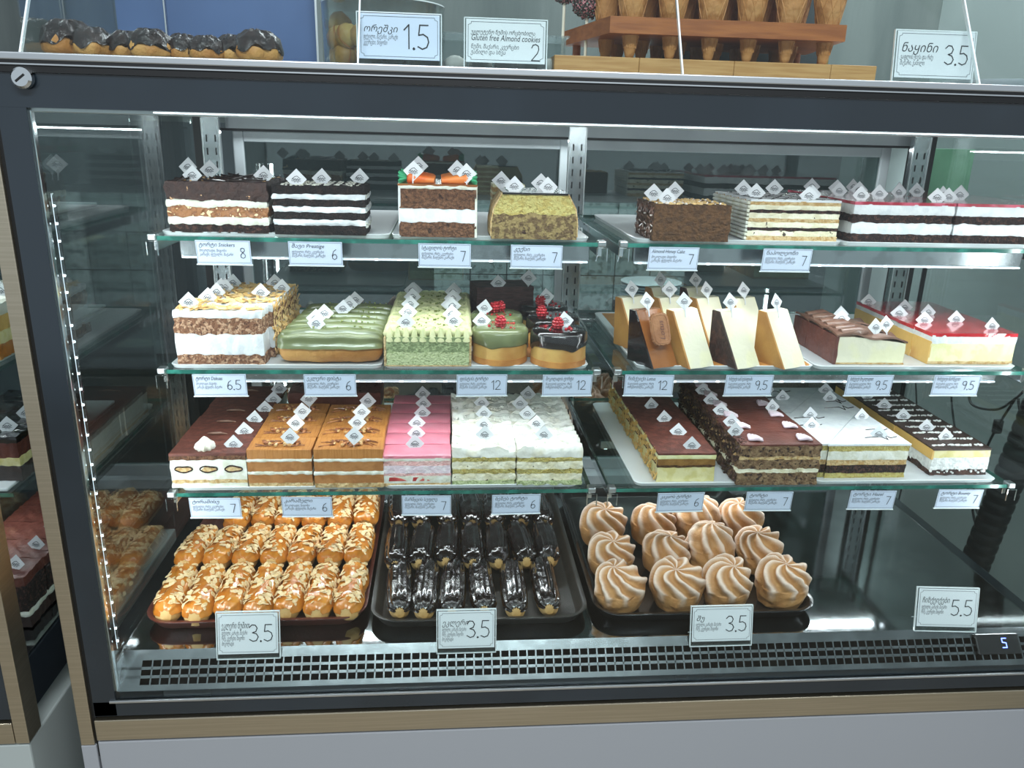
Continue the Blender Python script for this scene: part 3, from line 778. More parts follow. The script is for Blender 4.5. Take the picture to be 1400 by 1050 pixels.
add_topper(a, -.044, 0, h_+.001)
for i in range(4):
    o = b if i == 0 else clone(b)
    o.location = (-.316+.0025*i, .196+i*(d_+.001), TZ[1]); o['label'] = '%s slice of the almond-flaked cream and nut sponge cake' % (ORD[i+1] if i < 3 else 'rearmost'); o['group'] = 'almond-flaked cake slices'
    t_ = [[(-.036, 0)], [(.030, 0)], [(-.042, 0), (.052, 0)], [(.03, .004)]][i]
    for q in t_: add_topper(o, q[0], q[1], h_-.001, rng.uniform(-.2, .2))

# eclair bodies
def eclair(L_, W_, H_, crust, icing, name='eclair', ridges=5, rough=.0012, seed=0, axis='x', ice_lo=.42, cat='eclair', nu=26, nv=20, ice_th=.0012, rid=.0009):
    root = thing(name, 'x', cat)
    def surf(th0, th1, off, edge=0):
        V = []; U_ = np.linspace(-1, 1, nu); T = np.linspace(th0, th1, nv)
        for u in U_:
            r = (1-abs(u)**4.5)**.36 if abs(u) < 1 else 0.02
            for t in T:
                tt = t
                y = math.cos(tt); z = math.sin(tt)
                ex = .88
                cy = math.copysign(abs(y)**ex, y); cz = math.copysign(abs(z)**ex, z)
                rr = r
                ridge = rid*math.cos(ridges*2*(tt)) if z > 0 else 0
                yy = cy*(W_/2*(.35+.65*rr) if abs(u) > .8 else W_/2*(.35+.65*rr))*1.0
                zz = H_/2+cz*H_/2*(.45+.55*rr) if rr > .05 else H_/2+cz*H_/2*.45
                V.append((u*(L_/2+off*.5), yy+(off+ridge)*cy, zz+(off+ridge)*cz))
        V = np.array(V); V += (wob(V, 150, seed)*rough)[:, None]*np.array([.3, .8, .6]); V[:, 2] = np.maximum(V[:, 2], .0)
        return V
    full = surf(-PI, PI, 0); n = nv
    Fc = [(i*n+j, i*n+j+1, (i+1)*n+j+1, (i+1)*n+j) for i in range(nu-1) for j in range(n-1)]
    Fc += [tuple(range(n)), tuple((nu-1)*n+j for j in range(n))[::-1]]
    if axis == 'y': full = full[:, [1, 0, 2]]*np.array([-1, 1, 1])
    mesh('choux', full, [f[::-1] for f in Fc], crust, root, 60)
    if icing:
        lo = math.asin(ice_lo-.3)
        top_ = surf(lo, PI-lo, ice_th)
        k = np.linspace(0, 1, nv); edge = np.tile(np.where((k == 0) | (k == 1), 1, 0), nu)
        if axis == 'y': top_ = top_[:, [1, 0, 2]]*np.array([-1, 1, 1])
        Fc = [(i*n+j, i*n+j+1, (i+1)*n+j+1, (i+1)*n+j) for i in range(nu-1) for j in range(n-1)]
        inner = surf(lo, PI-lo, -.001)
        if axis == 'y': inner = inner[:, [1, 0, 2]]*np.array([-1, 1, 1])
        m = len(top_); Fi = [tuple(m+q for q in f)[::-1] for f in Fc]
        rim = [(i*n, (i+1)*n, m+(i+1)*n, m+i*n) for i in range(nu-1)]+[((i+1)*n+n-1, i*n+n-1, m+i*n+n-1, m+(i+1)*n+n-1) for i in range(nu-1)]
        rim += [(j+1, j, m+j, m+j+1) for j in range(n-1)]+[((nu-1)*n+j, (nu-1)*n+j+1, m+(nu-1)*n+j+1, m+(nu-1)*n+j) for j in range(n-1)]
        mesh('icing', np.vstack([top_, inner]), [f[::-1] for f in Fc+Fi+rim], icing, root, 60)
    return root
# I green eclairs
P_ = []
for i in range(6):
    e = eclair(.150, .0335, .048, 'choux', 'matcha_glaze', seed=60+i, ice_lo=.30, ice_th=.0022, rid=.0016, ridges=5, nv=32) if i < 2 else clone(P_[i % 2])
    P_.append(e)
    if i < 2: scatter('pistachio_crumbs', 'pistachio', LUMP, [(rng.uniform(-.06, .06), rng.uniform(-.008, .008), .053) for _ in range(9)], e, rng, .25, .55)
    e.location = (-.168+.002*i, .150+i*.034, TZ[1]+.001)
    tag(e, '%s green-glazed eclair in the row of six' % ['foremost', 'second', 'third', 'fourth', 'fifth', 'rearmost'][i], 'eclair', 'green-glazed eclairs')
for i, x in ((0, -.020), (1, -.028), (2, -.022), (3, .0), (4, .004), (5, .008)): add_topper(P_[i], x, 0, .050, rng.uniform(-.3, .3), -.35)
# J pistachio cake
w_, d_, h_ = .124, .058, .044
a = cakeroot()
layers_on(a, w_-.004, d_, h_, [('crust', .05, 'crumb_tan', .2, .3, .3), ('sponge_layer', .45, 'crumb_greenlight', 0, .5, .8), ('matcha_layer', .5, 'crumb_green', .2, .3, .5)], 71)
b = clone(a)
g = G()
for s in (-1, 1): g.rbox(s*(w_/2)-.0018, s*(w_/2)+.0018, -d_/2, d_/2, 0, h_, .0012)
g.build('crust', 'crumb_tan', a)
def petals(root, y0, rows, n, w, z, up_):
    g = G()
    for r_ in range(rows):
        for i in range(n):
            x = -w/2+(i+.5)*w/n+rng.uniform(-.001, .001); y = y0+r_*.012
            prof = []
            V = []
            for u in range(5):
                for v in range(7):
                    a_ = (v-3)/3*.9; t = u/4
                    V.append((x+math.sin(a_)*.0065*(1-.55*t**2), y-math.cos(a_)*.004+.008*t**1.5, z+(t-.35)*up_*(1-.12*abs(a_))))
            V2 = [(p[0], p[1]+.0025, p[2]-.001) for p in V]
            Fc = [(u*7+v, u*7+v+1, (u+1)*7+v+1, (u+1)*7+v) for u in range(4) for v in range(6)]
            Fb = [tuple(q+35 for q in f)[::-1] for f in Fc]
            rim = [(v+1, v, 35+v, 36+v) for v in range(6)]+[(28+v, 29+v, 64+v, 63+v) for v in range(6)]+[(u*7, (u+1)*7, 35+(u+1)*7, 35+u*7) for u in range(4)]+[((u+1)*7+6, u*7+6, 41+u*7, 41+(u+1)*7) for u in range(4)]
            g.add(V+V2, Fc+Fb+rim)
    o = g.build('cream_petals', 'matcha_cream', root, 60); o['kind'] = 'stuff'; return o
petals(a, -d_/2+.002, 1, 10, w_, h_, .020)
for r_ in (a, b):
    if r_ is b:
        g = G()
        for s in (-1, 1): g.rbox(s*(w_/2)-.0018, s*(w_/2)+.0018, -d_/2, d_/2, 0, h_, .0012)
        g.build('crust', 'crumb_tan', b)
    g = G()
    for q in range(5):
        y = -d_/2+.014+q*.0105
        g.tube([(x, y+.0025*math.sin(x*260+q), h_+.0015+.0035*math.cos(x/(w_*.5)*1.3)+.0012*math.sin(x*420+q*2)) for x in np.linspace(-w_/2+.002, w_/2-.002, 34)], [.003]+[.0068]*32+[.003], 8)
    g.build('cream_waves', 'matcha_cream', r_, 70)['kind'] = 'stuff'
    for sx in (-1, 1):
        g = G()
        for q in range(4): g.lathe([(0, -.006), (.006, -.003), (.0075, .001), (.005, .005), (0, .008)], 10, (sx*(w_/2-.004), -d_/2+.010+q*.0135, h_+.003))
        g.build('cream_dollops', 'matcha_cream', r_, 60)['kind'] = 'stuff'
    scatter('pistachio_crumbs', 'pistachio', LUMP, rnd_top(w_*.8, d_*.9, h_+.0105, 70, rng), r_, rng, .25, .6)
for i in range(5):
    o = a if i == 0 else (b if i == 1 else clone(b))
    o.location = (-.026+.001*i, .128+d_/2+i*(d_+.001), TZ[1]); tag(o, '%s slice of the pistachio cake with piped pale green cream' % (ORD[i] if i < 4 else 'rearmost'), 'cake slice', 'pistachio cake slices')
    for x in (-.036, .034): add_topper(o, x+rng.uniform(-.004, .004), rng.uniform(-.01, .004), h_+.010, rng.uniform(-.2, .2), -.3)
# K, L round mini cakes
def raspberry(parent, x, y, z, r=.0095, name='raspberry'):
    g = G(); V, Fc = lump_shape(.0026)
    for i in range(5):
        ph = (i+.3)/5.0*PI*.85; nn = max(1, int(10*math.sin(ph)+.5)) if i else 1
        for k in range(nn):
            a_ = 2*PI*k/nn+i*.5
            g.add(np.array(V)+np.array([r*.75*math.sin(ph)*math.cos(a_), r*.75*math.sin(ph)*math.sin(a_), r*.9*math.cos(ph)]), Fc)
    g.lathe([(0, -r*.8), (r*.6, -r*.5), (r*.75, 0), (r*.6, r*.5), (0, r*.8)], 12)
    o = g.build(name, 'raspberry', parent, 60); o.location = (x, y, z); return o
def minicake(glaze, seed, drips, label, loc, toppers, berries, group, body='cheese_gold'):
    root = thing('mini_cake', label, 'cake', loc, 0, group); R_, H_ = .041, .050
    rs = random.Random(seed)
    g = G().lathe([(0, 0), (R_-.002, 0), (R_, .002), (R_+.0005, .012), (R_, .03), (R_, H_-.003), (R_-.003, H_), (0, H_)], 48)
    g.build('cake_body', body, root, 60)
    g = G().lathe([(0, 0), (R_-.001, 0), (R_+.0010, .001), (R_+.0010, .010), (R_-.001, .0105)], 48); g.build('base', 'cheese_top', root, 60)
    ph = [rs.uniform(0, 6) for _ in range(4)]
    def drip(r, z, a_, i):
        if i < 3:
            dd = sum(math.sin(a_*k+ph[k-3]) for k in (3, 5, 6))/3; s_ = .35+.65*max(0, dd)**1.5*drips
            lowz = H_-.010-.030*s_*(1 if rs else 1)
            return (R_+(.0008 if i == 0 else .0022), lowz+(0 if i == 0 else .002 if i == 1 else .012))
        return (r, z)
    prof = [(R_, 0), (R_, 0), (R_, 0), (R_+.0015, H_-.002), (R_-.002, H_+.0022), (R_*.6, H_+.003), (0.0, H_+.003)]
    G().lathe(prof, 64, fn=drip).build('glaze', glaze, root, 70)
    for b_ in berries: raspberry(root, b_[0], b_[1], H_+.011)
    scatter('berry_crumbs', 'raspberry', LUMP, [(rs.uniform(-.02, .025), rs.uniform(-.025, .02), H_+.004) for _ in range(14)], root, rs, .3, .7)
    for t in toppers: add_topper(root, *t, -.35)
    root.rotation_euler = (0, 0, 0)
    return root
minicake('matcha_glaze', 4, .8, 'front round mini cake with green glaze dripping and one raspberry', (.082, .168, TZ[1]), [(-.028, .004, .052, .2)], [(0, -.008)], 'round green-glazed mini cakes')
minicake('matcha_glaze', 9, .4, 'rear round mini cake with green glaze and two raspberries', (.082, .258, TZ[1]), [(-.020, -.006, .054, -.5)], [(-.004, 0), (.006, .008)], 'round green-glazed mini cakes')
minicake('choc_gloss', 6, .7, 'front round mini cake with dark chocolate glaze and raspberries', (.170, .156, TZ[1]), [(.010, .01, .054, .3)], [(-.003, -.006)], 'round chocolate-glazed mini cakes')
minicake('choc_gloss', 12, .5, 'middle round mini cake with dark chocolate glaze and a raspberry', (.172, .243, TZ[1]), [], [(-.02, -.010)], 'round chocolate-glazed mini cakes')
minicake('choc_gloss', 15, .5, 'rear round mini cake with dark chocolate glaze and a tall topper', (.166, .329, TZ[1]), [(.004, -.01, .060, .3)], [(-.006, -.010)], 'round chocolate-glazed mini cakes')
o = G().rbox(-.013, .013, -.12, .12, 0, .002, .0005).build('cardboard_strip', 'cardboard', None); o.location = (.1265, .30, TZ[1]); tag(o, 'orange-brown cardboard strip lying between the round mini cakes', 'cardboard')
# M dark crepe cake behind
a = cakeroot()
layers_on(a, .10, .07, .075, [('crepe_layer', 1, 'crepe', .35, .4, .3)]*9, 77)
a.location = (.098, .395, TZ[1]); a.rotation_euler = (0, 0, .15); tag(a, 'tall dark brown many-layered crepe cake piece at back of middle shelf', 'cake slice')
add_topper(a, -.012, -.03, .074, .1, -.15); add_topper(a, .042, -.03, .082, -.3, -.15)
# N upright cheesecake wedges
def wedge_up(mat_face, mat_side, seed, extra=None, H_=.080, B_=.062, T_=.046):
    """wedge standing on its rim: base B_ deep, tip up; T_ is the height of the cake it was cut from, along x"""
    root = thing('cheesecake_wedge', 'x', 'cheesecake')
    nx, ny, nz = 8, 6, 12; U, Fc = lattice(nx, ny, nz)
    P = np.empty_like(U); t = U[:, 2]
    depth = B_*(1-.78*t)
    lean = .55
    P[:, 1] = (U[:, 1]-.5)*depth + (B_*.5-depth*.5)*.8*1.0
    P[:, 0] = (U[:, 0]-.5)*T_
    P[:, 2] = t*H_+.003*np.cos((U[:, 1]-.5)*PI)*(1-t)
    P += (wob(P, 200, seed)*.0007)[:, None]*np.array([.6, 1, .4])
    P[:, 0] += -.006*t          # leans a little
    fn = []
    for f in Fc:
        c_ = U[list(f)].mean(0)
        fn.append(1 if c_[0] < .001 else (2 if (c_[0] > .999 or c_[2] < .001) else 0))
    o = mesh('cake_body', P, Fc, None, root, 45, [mat_face, mat_side, 'crumb_tan'], fn)
    # baked skin along the top of the former cake: a thin sheet proud of the left side
    g = G(); W0 = B_; 
    q = []
    for k in range(9):
        tt = k/8; dep = B_*(1-.78*tt); cy = (B_*.5-dep*.5)*.8; q.append((cy-dep/2, cy+dep/2, tt*H_, -T_/2-.006*tt))
    V = []
    for (ya, yb, zz, xx) in q: V += [(xx-.0022, ya-.0004, zz), (xx-.0022, yb, zz), (xx+.0006, ya-.0006, zz), (xx+.0006, yb, zz)]
    Fk = []
    for k in range(8):
        a_ = k*4; b_ = a_+4
        Fk += [(a_, a_+1, b_+1, b_), (a_+2, b_+2, b_+3, a_+3), (a_, b_, b_+2, a_+2), (a_+1, a_+3, b_+3, b_+1)]
    Fk += [(0, 2, 3, 1), (32, 33, 35, 34)]
    g.add(V, Fk); g.build('baked_skin', mat_side, root, 60)
    return root
prot = wedge_up('cheese', 'cheese_amber', 3); protd = wedge_up('cheese', 'choc_flake', 5); protl = wedge_up('caramel_sauce', 'choc_gloss', 7)
# spiced biscuit on the caramel wedge
bt = thing('biscuit', None, None); bt.parent = protl
for k in ('label', 'category'):
    if k in bt: del bt[k]
g = G(); n = 48; ring_ = []
for k in range(n):
    t = 2*PI*k/n; x = .0165*math.copysign(abs(math.cos(t))**.5, math.cos(t)); z = .024*math.copysign(abs(math.sin(t))**.5, math.sin(t)); s_ = 1+.03*math.cos(k*PI); ring_.append((x*s_, z*s_))
g.prism(ring_, -.0045, 0); bo = g.build('biscuit_body', 'biscuit', bt, 30)
g = G()
ins = [(x*.80, z*.86) for x, z in ring_[::2]]
g.tube([(x, -.0047, z) for x, z in ins], .0007, 5, closed=True); g.build('rim_line', 'biscuit', bt, 60)
o = text('Lotus', .013, -.0155, -.005, -.0052, 'cocoa_brown', bt, name='embossed_word'); o.rotation_euler = (PI/2, -PI/2+.0, 0); o.location = (.005, -.0052, -.017)
bt.location = (-.006, -.0165, .056); bt.rotation_euler = (-.36, 0, 0)
pos = [('l', 894, 498, 'upright caramel-covered cheesecake wedge with an oval biscuit on it'), ('g', 946, 500, 'front upright cheesecake wedge second from the left'), ('d', 1006, 498, 'front upright cheesecake wedge with dark chocolate-crusted side'), ('g', 1068, 498, 'rightmost front upright cheesecake wedge with a golden side'),
       ('g', 856, 462, 'leftmost upright cheesecake wedge of the second row'), ('g', 914, 462, 'upright cheesecake wedge of the second row behind the biscuit one'), ('g', 970, 462, 'upright cheesecake wedge of the second row, third from left'), ('g', 1026, 462, 'rightmost upright cheesecake wedge of the second row'),
       ('g', 932, 434, 'left upright cheesecake wedge of the rear row'), ('d', 988, 434, 'right upright cheesecake wedge of the rear row')]
seen = {}
for i, (kd, px, py, lab) in enumerate(pos):
    src = {'l': protl, 'g': prot, 'd': protd}[kd]
    yc = (.150, .245, .335)[0 if i < 4 else 1 if i < 8 else 2]
    o = src if kd not in seen else clone(src); seen[kd] = 1
    xx = at(px, py, Z=TZ[1])[0] if i < 4 else None
    if i >= 4: xx = (.292+.062*(i-4)+.022) if i < 8 else (.385+.062*(i-8))
    o.location = (xx, yc+.002, TZ[1]+.0008); o['label'] = lab; o['group'] = 'upright cheesecake wedges'; o.rotation_euler = (0, 0, .42+rng.uniform(-.04, .04))
prev_ = [o for o in scene.objects if o.get('group') == 'upright cheesecake wedges']
for o in prev_: add_topper(o, -.010, .012, .086, rng.uniform(-.2, .2), -.3)
# white holders under the wedges
o = G().rbox(-.130, .130, -.18, .18, 0, .0007, .0003).build('baking_paper', 'cheese_top', None); o.location = (.432, .315, TZ[1]-.0002); tag(o, 'golden paper liner under the upright cheesecake wedges', 'paper')
# O brown-skinned cheesecake slices
w_, d_, h_ = .112, .050, .040
def slant(P):
    P = P.copy(); t = P[:, 0]/.112+.5
    P[:, 2] *= 1+.10*np.sin(t*3.0+1.0)-.08*t
    return P
a = cakeroot('cheesecake_slice', 'cheesecake')
layers_on(a, w_, d_, h_, [('crust', .07, 'crumb_tan', .3, .5, .4), ('cheese_layer', .93, 'cheese', .2, .3, .3)], 81, slant)
V, Fc = slab(w_+.004, d_+.003, h_, h_+.003, 3, .001, warp=lambda P: slant(P)+np.stack([0*P[:, 0], 0*P[:, 0], .003*np.sin(P[:, 0]*90+P[:, 1]*60)+.002], 1))
mesh('brown_glaze', V, Fc, 'choc_milk', a)
mesh('baked_side', *slab(.005, d_+.002, 0, h_+.004, 4, .0008, warp=lambda P: P-np.array([w_/2, 0, 0])), 'cocoa_brown', a)
g = G()
for s in range(2): g.tube([(-.05, -.018+s*.02, h_+.008), (-.02, -.014+s*.02, h_+.010), (.0, -.004+s*.02, h_+.006)], [.007, .009, .004], 10)
g.build('chocolate_curls', 'choc_milk', a, 60)
row(a, 3, .658, .146, d_, TZ[1], '%s cheesecake slice with a wavy milk-chocolate skin', 'milk-chocolate skinned cheesecake slices', toppers=[[(.012, -.008, h_+.008), (.04, .012, h_+.008)], [(-.015, 0, h_+.008)], [(.01, 0, h_+.004)]])
# P red jelly cheesecake
w_, d_, h_ = .140, .048, .047
a = cakeroot('cheesecake_slice', 'cheesecake')
layers_on(a, w_, d_, h_, [('crust', .10, 'crumb_tan', .4, .4, .5), ('cheese_layer', .58, 'cream_yellow', 0, .3, .6), ('cream_layer', .28, 'cream_white', .3, .3, .4)], 91)
mesh('red_jelly', *slab(w_+.002, d_+.001, h_-.0025, h_+.003, 9, .0005), 'red_jelly', a)
mesh('baked_side', *slab(.003, d_, 0, h_-.010, 4, .0004, warp=lambda P: P-np.array([w_/2, 0, 0])), 'cheese_gold', a)
row(a, 5, .826, .148, d_, TZ[1], '%s slice of the cheesecake with a bright red jelly top', 'red jelly cheesecake slices', toppers=[[(.048, .008, h_)], [(-.040, 0, h_), (.02, .008, h_)], [(.0, .01, h_), (-.058, 0, h_)], [(-.02, 0, h_)], [(-.062, 0, h_)]])

# ================================================================== cakes, lowest shelf
# Q tiramisu
w_, d_, h_ = .109, .053, .052
a = cakeroot()
layers_on(a, w_, d_, h_, [('cream_layer', .14, 'cream', .2, .5, .8), ('sponge_layer', .10, 'crumb_tan', .1, .5, .8), ('cream_layer', .60, 'cream', .4, .5, .8), ('sponge_layer', .14, 'crumb_brown', .1, .8, .8)], 101)
mesh('cocoa_top', *slab(w_+.001, d_+.001, h_-.001, h_+.003, 9, .0004), 'cocoa', a)
for i in range(3):
    g = G(); P = [(math.cos(t)*.0125-.036+i*.036, -d_/2-.0004, .030+math.sin(t)*.0045*(1+.2*math.sin(3*t+i))) for t in np.linspace(0, 2*PI, 20)[:-1]]
    g.tube(P, .0013, 6, closed=True); r_ = g.build('biscuit_ring', 'crumb_dark', a, 60)
    G().prism([(math.cos(t)*.012-.036+i*.036, .030+math.sin(t)*.004) for t in np.linspace(0, 2*PI, 16)[:-1]], -d_/2-.0009, -d_/2+.001).build('biscuit_core', 'crumb_tan', r_, 0)
x_ = row(a, 6, -.350, .117, d_, TZ[2], '%s slice of the cocoa-topped tiramisu with biscuit rings at lower left', 'tiramisu slices', toppers=[[(.032, -.002, h_)], [(.036, 0, h_)], [(.040, 0, h_)], [(.044, -.004, h_)], [(.050, -.008, h_)], [(.05, -.012, h_+.003)]])
g = G().lathe([(0, 0), (.012, 0), (.014, .004), (.012, .009), (.008, .012), (.003, .018), (0, .020)], 36, fn=lambda r, z, a_, i: (r*(1+.16*math.cos(9*a_+i*.3)), z))
o = g.build('meringue_kiss', 'meringue', None, 60); o.location = (-.358, .136, TZ[2]+h_+.003); tag(o, 'small white meringue kiss on the front tiramisu slice', 'meringue')
for i in (1, 2, 3, 5):
    g = G().tube([(-.02, .0, h_+.0035), (-.012, -.006, h_+.006), (.0, -.007, h_+.007), (.010, -.002, h_+.0035)], [.001, .002, .002, .001], 6)
    g.build('chocolate_curl', 'choc_milk', x_[i], 60)
# R caramel pecan columns
def caramel(w_, d_, h_, seed):
    a = cakeroot()
    layers_on(a, w_, d_, h_, [('sponge_layer', .12, 'crumb_tan', .2, .7, .4), ('caramel_layer', .22, 'caramel_mousse', 0, .3, .7), ('cream_layer', .09, 'cream', .9, .5, .7), ('caramel_layer', .25, 'caramel_mousse', 0, .3, .7), ('cream_layer', .08, 'cream', .9, .5, .7), ('caramel_layer', .24, 'caramel_top', .1, .3, .2)], seed)
    scatter('pecans', 'pecan', lump_shape(.0045, 1.5, .8, .7), rnd_top(w_*.55, .020, h_+.002, 11, rng, 0, 0, -.004), a, rng, .6, 1.1)
    scatter('chopped_nuts', 'nut', LUMP, rnd_top(w_*.6, .022, h_+.003, 12, rng, 0, 0, -.004), a, rng, .5, 1.0)
    g = G()
    for k in range(9):
        x = rng.uniform(-w_*.36, w_*.36); y = rng.uniform(-.012, .012); an = rng.uniform(-.6, .6)
        g.tube([(x-.010*math.cos(an), y-.010*math.sin(an), h_+.0008), (x, y+.001, h_+.0014), (x+.010*math.cos(an), y+.010*math.sin(an), h_+.0008)], .0008, 5)
    g.build('caramel_threads', 'pecan', a, 60)['kind'] = 'stuff'
    return a
row(caramel(.094, .052, .060, 111), 4, -.2465, .116, .052, TZ[2], '%s slice in the left column of the caramel cake with pecans', 'left column of caramel pecan slices', toppers=[[(.014, -.008, .066)], [(.012, -.006, .068)], [(.014, -.01, .070)], [(.016, 0, .070)]])
row(caramel(.102, .050, .062, 112), 4, -.1445, .112, .050, TZ[2], '%s slice in the right column of the caramel cake with pecans', 'right column of caramel pecan slices', toppers=[[(.008, -.010, .070)], [(.008, -.008, .072)], [(.010, -.01, .072)], [(.014, 0, .070)]])
a = cakeroot(); layers_on(a, .16, .075, .072, [('sponge_layer', .3, 'crumb_ragged', 0, .6, .5), ('cream_layer', .3, 'cream_yellow', .3, .5, .5), ('chocolate_layer', .4, 'cocoa_brown', .3, .4, .4)], 115)
scatter('chocolate_flakes', 'choc_flake', SHARD, rnd_top(.16, .075, .073, 40, rng)+side_pts(.07, .07, -.081, 30, rng), a, rng, .4, .8)
a.location = (-.195, .385, TZ[2]); tag(a, 'dark chocolate cake piece behind the two caramel pecan columns', 'cake slice')
add_topper(a, -.03, -.02, .074); 
# S pink cake
w_, d_, h_ = .101, .045, .046
a = cakeroot()
layers_on(a, w_, d_, h_, [('sponge_layer', .10, 'crumb_tan', .1, .5, .4), ('cream_layer', .26, 'cream', .4, .3, .5), ('sponge_layer', .09, 'crumb_pink', .1, .5, .5), ('mousse_layer', .27, 'cream_lilac', .2, .4, .5), ('sponge_layer', .16, 'crumb_pink', .1, .5, .5), ('cream_layer', .12, 'cream', .3, .3, .3)], 121)
V, Fc = slab(w_+.001, d_+.001, h_-.001, h_+.0055, 9, .0004, res=.0035)
V[:, 2] += np.where(V[:, 2] > h_+.002, -.002*(np.abs(V[:, 1])/(d_/2))**4, 0)
mesh('pink_glaze', V, Fc, 'pink', a, 60)
for x in (-.030, .006):
    G().prism([(x-.013, .008), (x-.012, .014), (x-.004, .0145), (x+.006, .0125), (x+.014, .0085)], -d_/2-.0007, -d_/2+.001).build('strawberry_piece', 'strawberry', a, 0)
xs_ = row(a, 6, -.043, .116, d_, TZ[2], '%s slice of the pink-glazed strawberry cake', 'pink-glazed cake slices', gap=.0035, toppers=[[(-.004, .006, h_+.004)], [(-.002, .002, h_+.004)], [(-.004, 0, h_+.004)], [(.004, 0, h_+.004)], [(.004, 0, h_+.004)], [(.0, 0, h_+.006)]])
# T meringue cream cake, two columns
def fluffy(P, seed):
    P = P.copy(); m = P[:, 2] > .048; P[m, 2] += .0055*wob(P[m]*np.array([1, 1.6, 0]), 300, seed); return P
def mer(w_, d_, h_, seed):
    a = cakeroot()
    layers_on(a, w_, d_, h_-.014, [('sponge_layer', .16, 'crumb_greenlight', .3, .9, 1.0), ('cream_layer', .22, 'cream_speck', .4, .9, 1.0), ('sponge_layer', .15, 'crumb_yellow', .3, .9, 1.0), ('cream_layer', .24, 'cream_speck', .4, .9, 1.0), ('sponge_layer', .14, 'crumb_yellow', .5, .9, .8)], seed, res=.0035)
    mesh('meringue_top', *slab(w_+.001, d_, h_-.0145, h_, seed, .0012, bulge=.0006, warp=lambda P: fluffy(P, seed), res=.004), 'meringue', a, 70)
    scatter('meringue_crumbs', 'meringue', LUMP, rnd_top(w_, d_, h_, 14, rng), a, rng, .4, 1.0, .5)
    return a
row(mer(.095, .052, .060, 131), 5, .0585, .116, .052, TZ[2], '%s slice in the left column of the white meringue cream cake', 'left column of meringue cake slices', toppers=[[(.002, .012, .061)], [(.002, .0, .062)], [(.004, .0, .062)], [(.003, 0, .062)], [(-.012, 0, .062)]])
row(mer(.100, .052, .060, 133), 5, .159, .114, .052, TZ[2], '%s slice in the right column of the white meringue cream cake', 'right column of meringue cake slices', toppers=[[(-.006, .012, .061)], [(-.012, .006, .062)], [(-.022, .0, .062)], [(-.03, 0, .062)], [(-.01, 0, .062)]])
# U cocoa-topped custard cake
w_, d_, h_ = .092, .062, .046
a = cakeroot()
layers_on(a, w_, d_, h_, [('cream_layer', .50, 'cream_custard', .2, .6, .8), ('sponge_layer', .08, 'crumb_honey', .2, .6, .8), ('custard_layer', .22, 'custard_brown', 0, .3, .5), ('cream_layer', .16, 'cream_yellow', .4, .3, .2)], 141)
mesh('cocoa_top', *slab(w_+.001, d_+.001, h_-.001, h_+.002, 9, .0003), 'cocoa', a)
scatter('pastry_flakes', 'cheese_gold', SHARD, side_pts(d_, h_, -w_/2-.001, 46, rng), a, rng, .4, 1.0, .4)
row(a, 6, .3755, .122, d_, TZ[2], '%s slice of the cocoa-topped custard cake with golden flaky side', 'cocoa-topped custard slices', toppers=[[(.012, -.012, h_)], [(.006, -.014, h_)], [(.0, -.014, h_)], [(-.004, -.008, h_)], [(-.01, -.006, h_)], []])
# V chocolate flake cake with cream shells
def shell(parent, x, y, z, rz, s=1):
    g = G()
    for k in range(5):
        a_ = -.9+k*.42; g.tube([(0, 0, .0015), (.008*math.sin(a_), .009*math.cos(a_), .004), (.013*math.sin(a_), .017*math.cos(a_), .0015)], [.0014, .0026, .0012], 7)
    o = g.build('cream_shell', 'cream_lilac', parent, 60); o.location = (x, y, z); o.rotation_euler = (0, 0, rz); o.scale = (s, s, s); o['kind'] = 'stuff'; return o
w_, d_, h_ = .130, .054, .066
a = cakeroot()
layers_on(a, w_, d_, h_, [('crumb_layer', .30, 'crumb_ragged', .3, 1.0, 1.2), ('cream_layer', .10, 'cream_speck', -.2, .8, 1.2), ('crumb_layer', .22, 'crumb_ragged', .3, 1.0, 1.2), ('cream_layer', .08, 'crumb_tan', -.1, .8, 1.2), ('crumb_layer', .26, 'crumb_ragged', .3, 1.0, .6)], 151, res=.0035)
mesh('cocoa_top', *slab(w_, d_, h_-.001, h_+.002, 9, .0005), 'cocoa_brown', a)
scatter('chocolate_flakes', 'choc_flake', SHARD, side_pts(d_, h_, -w_/2-.0015, 75, rng)+rnd_top(.012, d_, h_+.001, 14, rng, 0, -w_/2+.006, 0), a, rng, .45, .9, .7)
shell(a, -.046, -.012, h_+.002, -1.1, 1.35); shell(a, .034, -.012, h_+.002, -1.0, 1.35)
row(a, 6, .518, .106, d_, TZ[2], '%s slice of the cocoa-topped cake coated in dark chocolate flakes', 'chocolate flake cake slices', toppers=[[(-.060, .014, h_+.002)], [(-.052, .0, h_+.002)], [(-.050, .0, h_+.002), (.048, .02, h_+.001)], [(-.050, .0, h_+.002)], [(-.048, 0, h_+.002)], []])
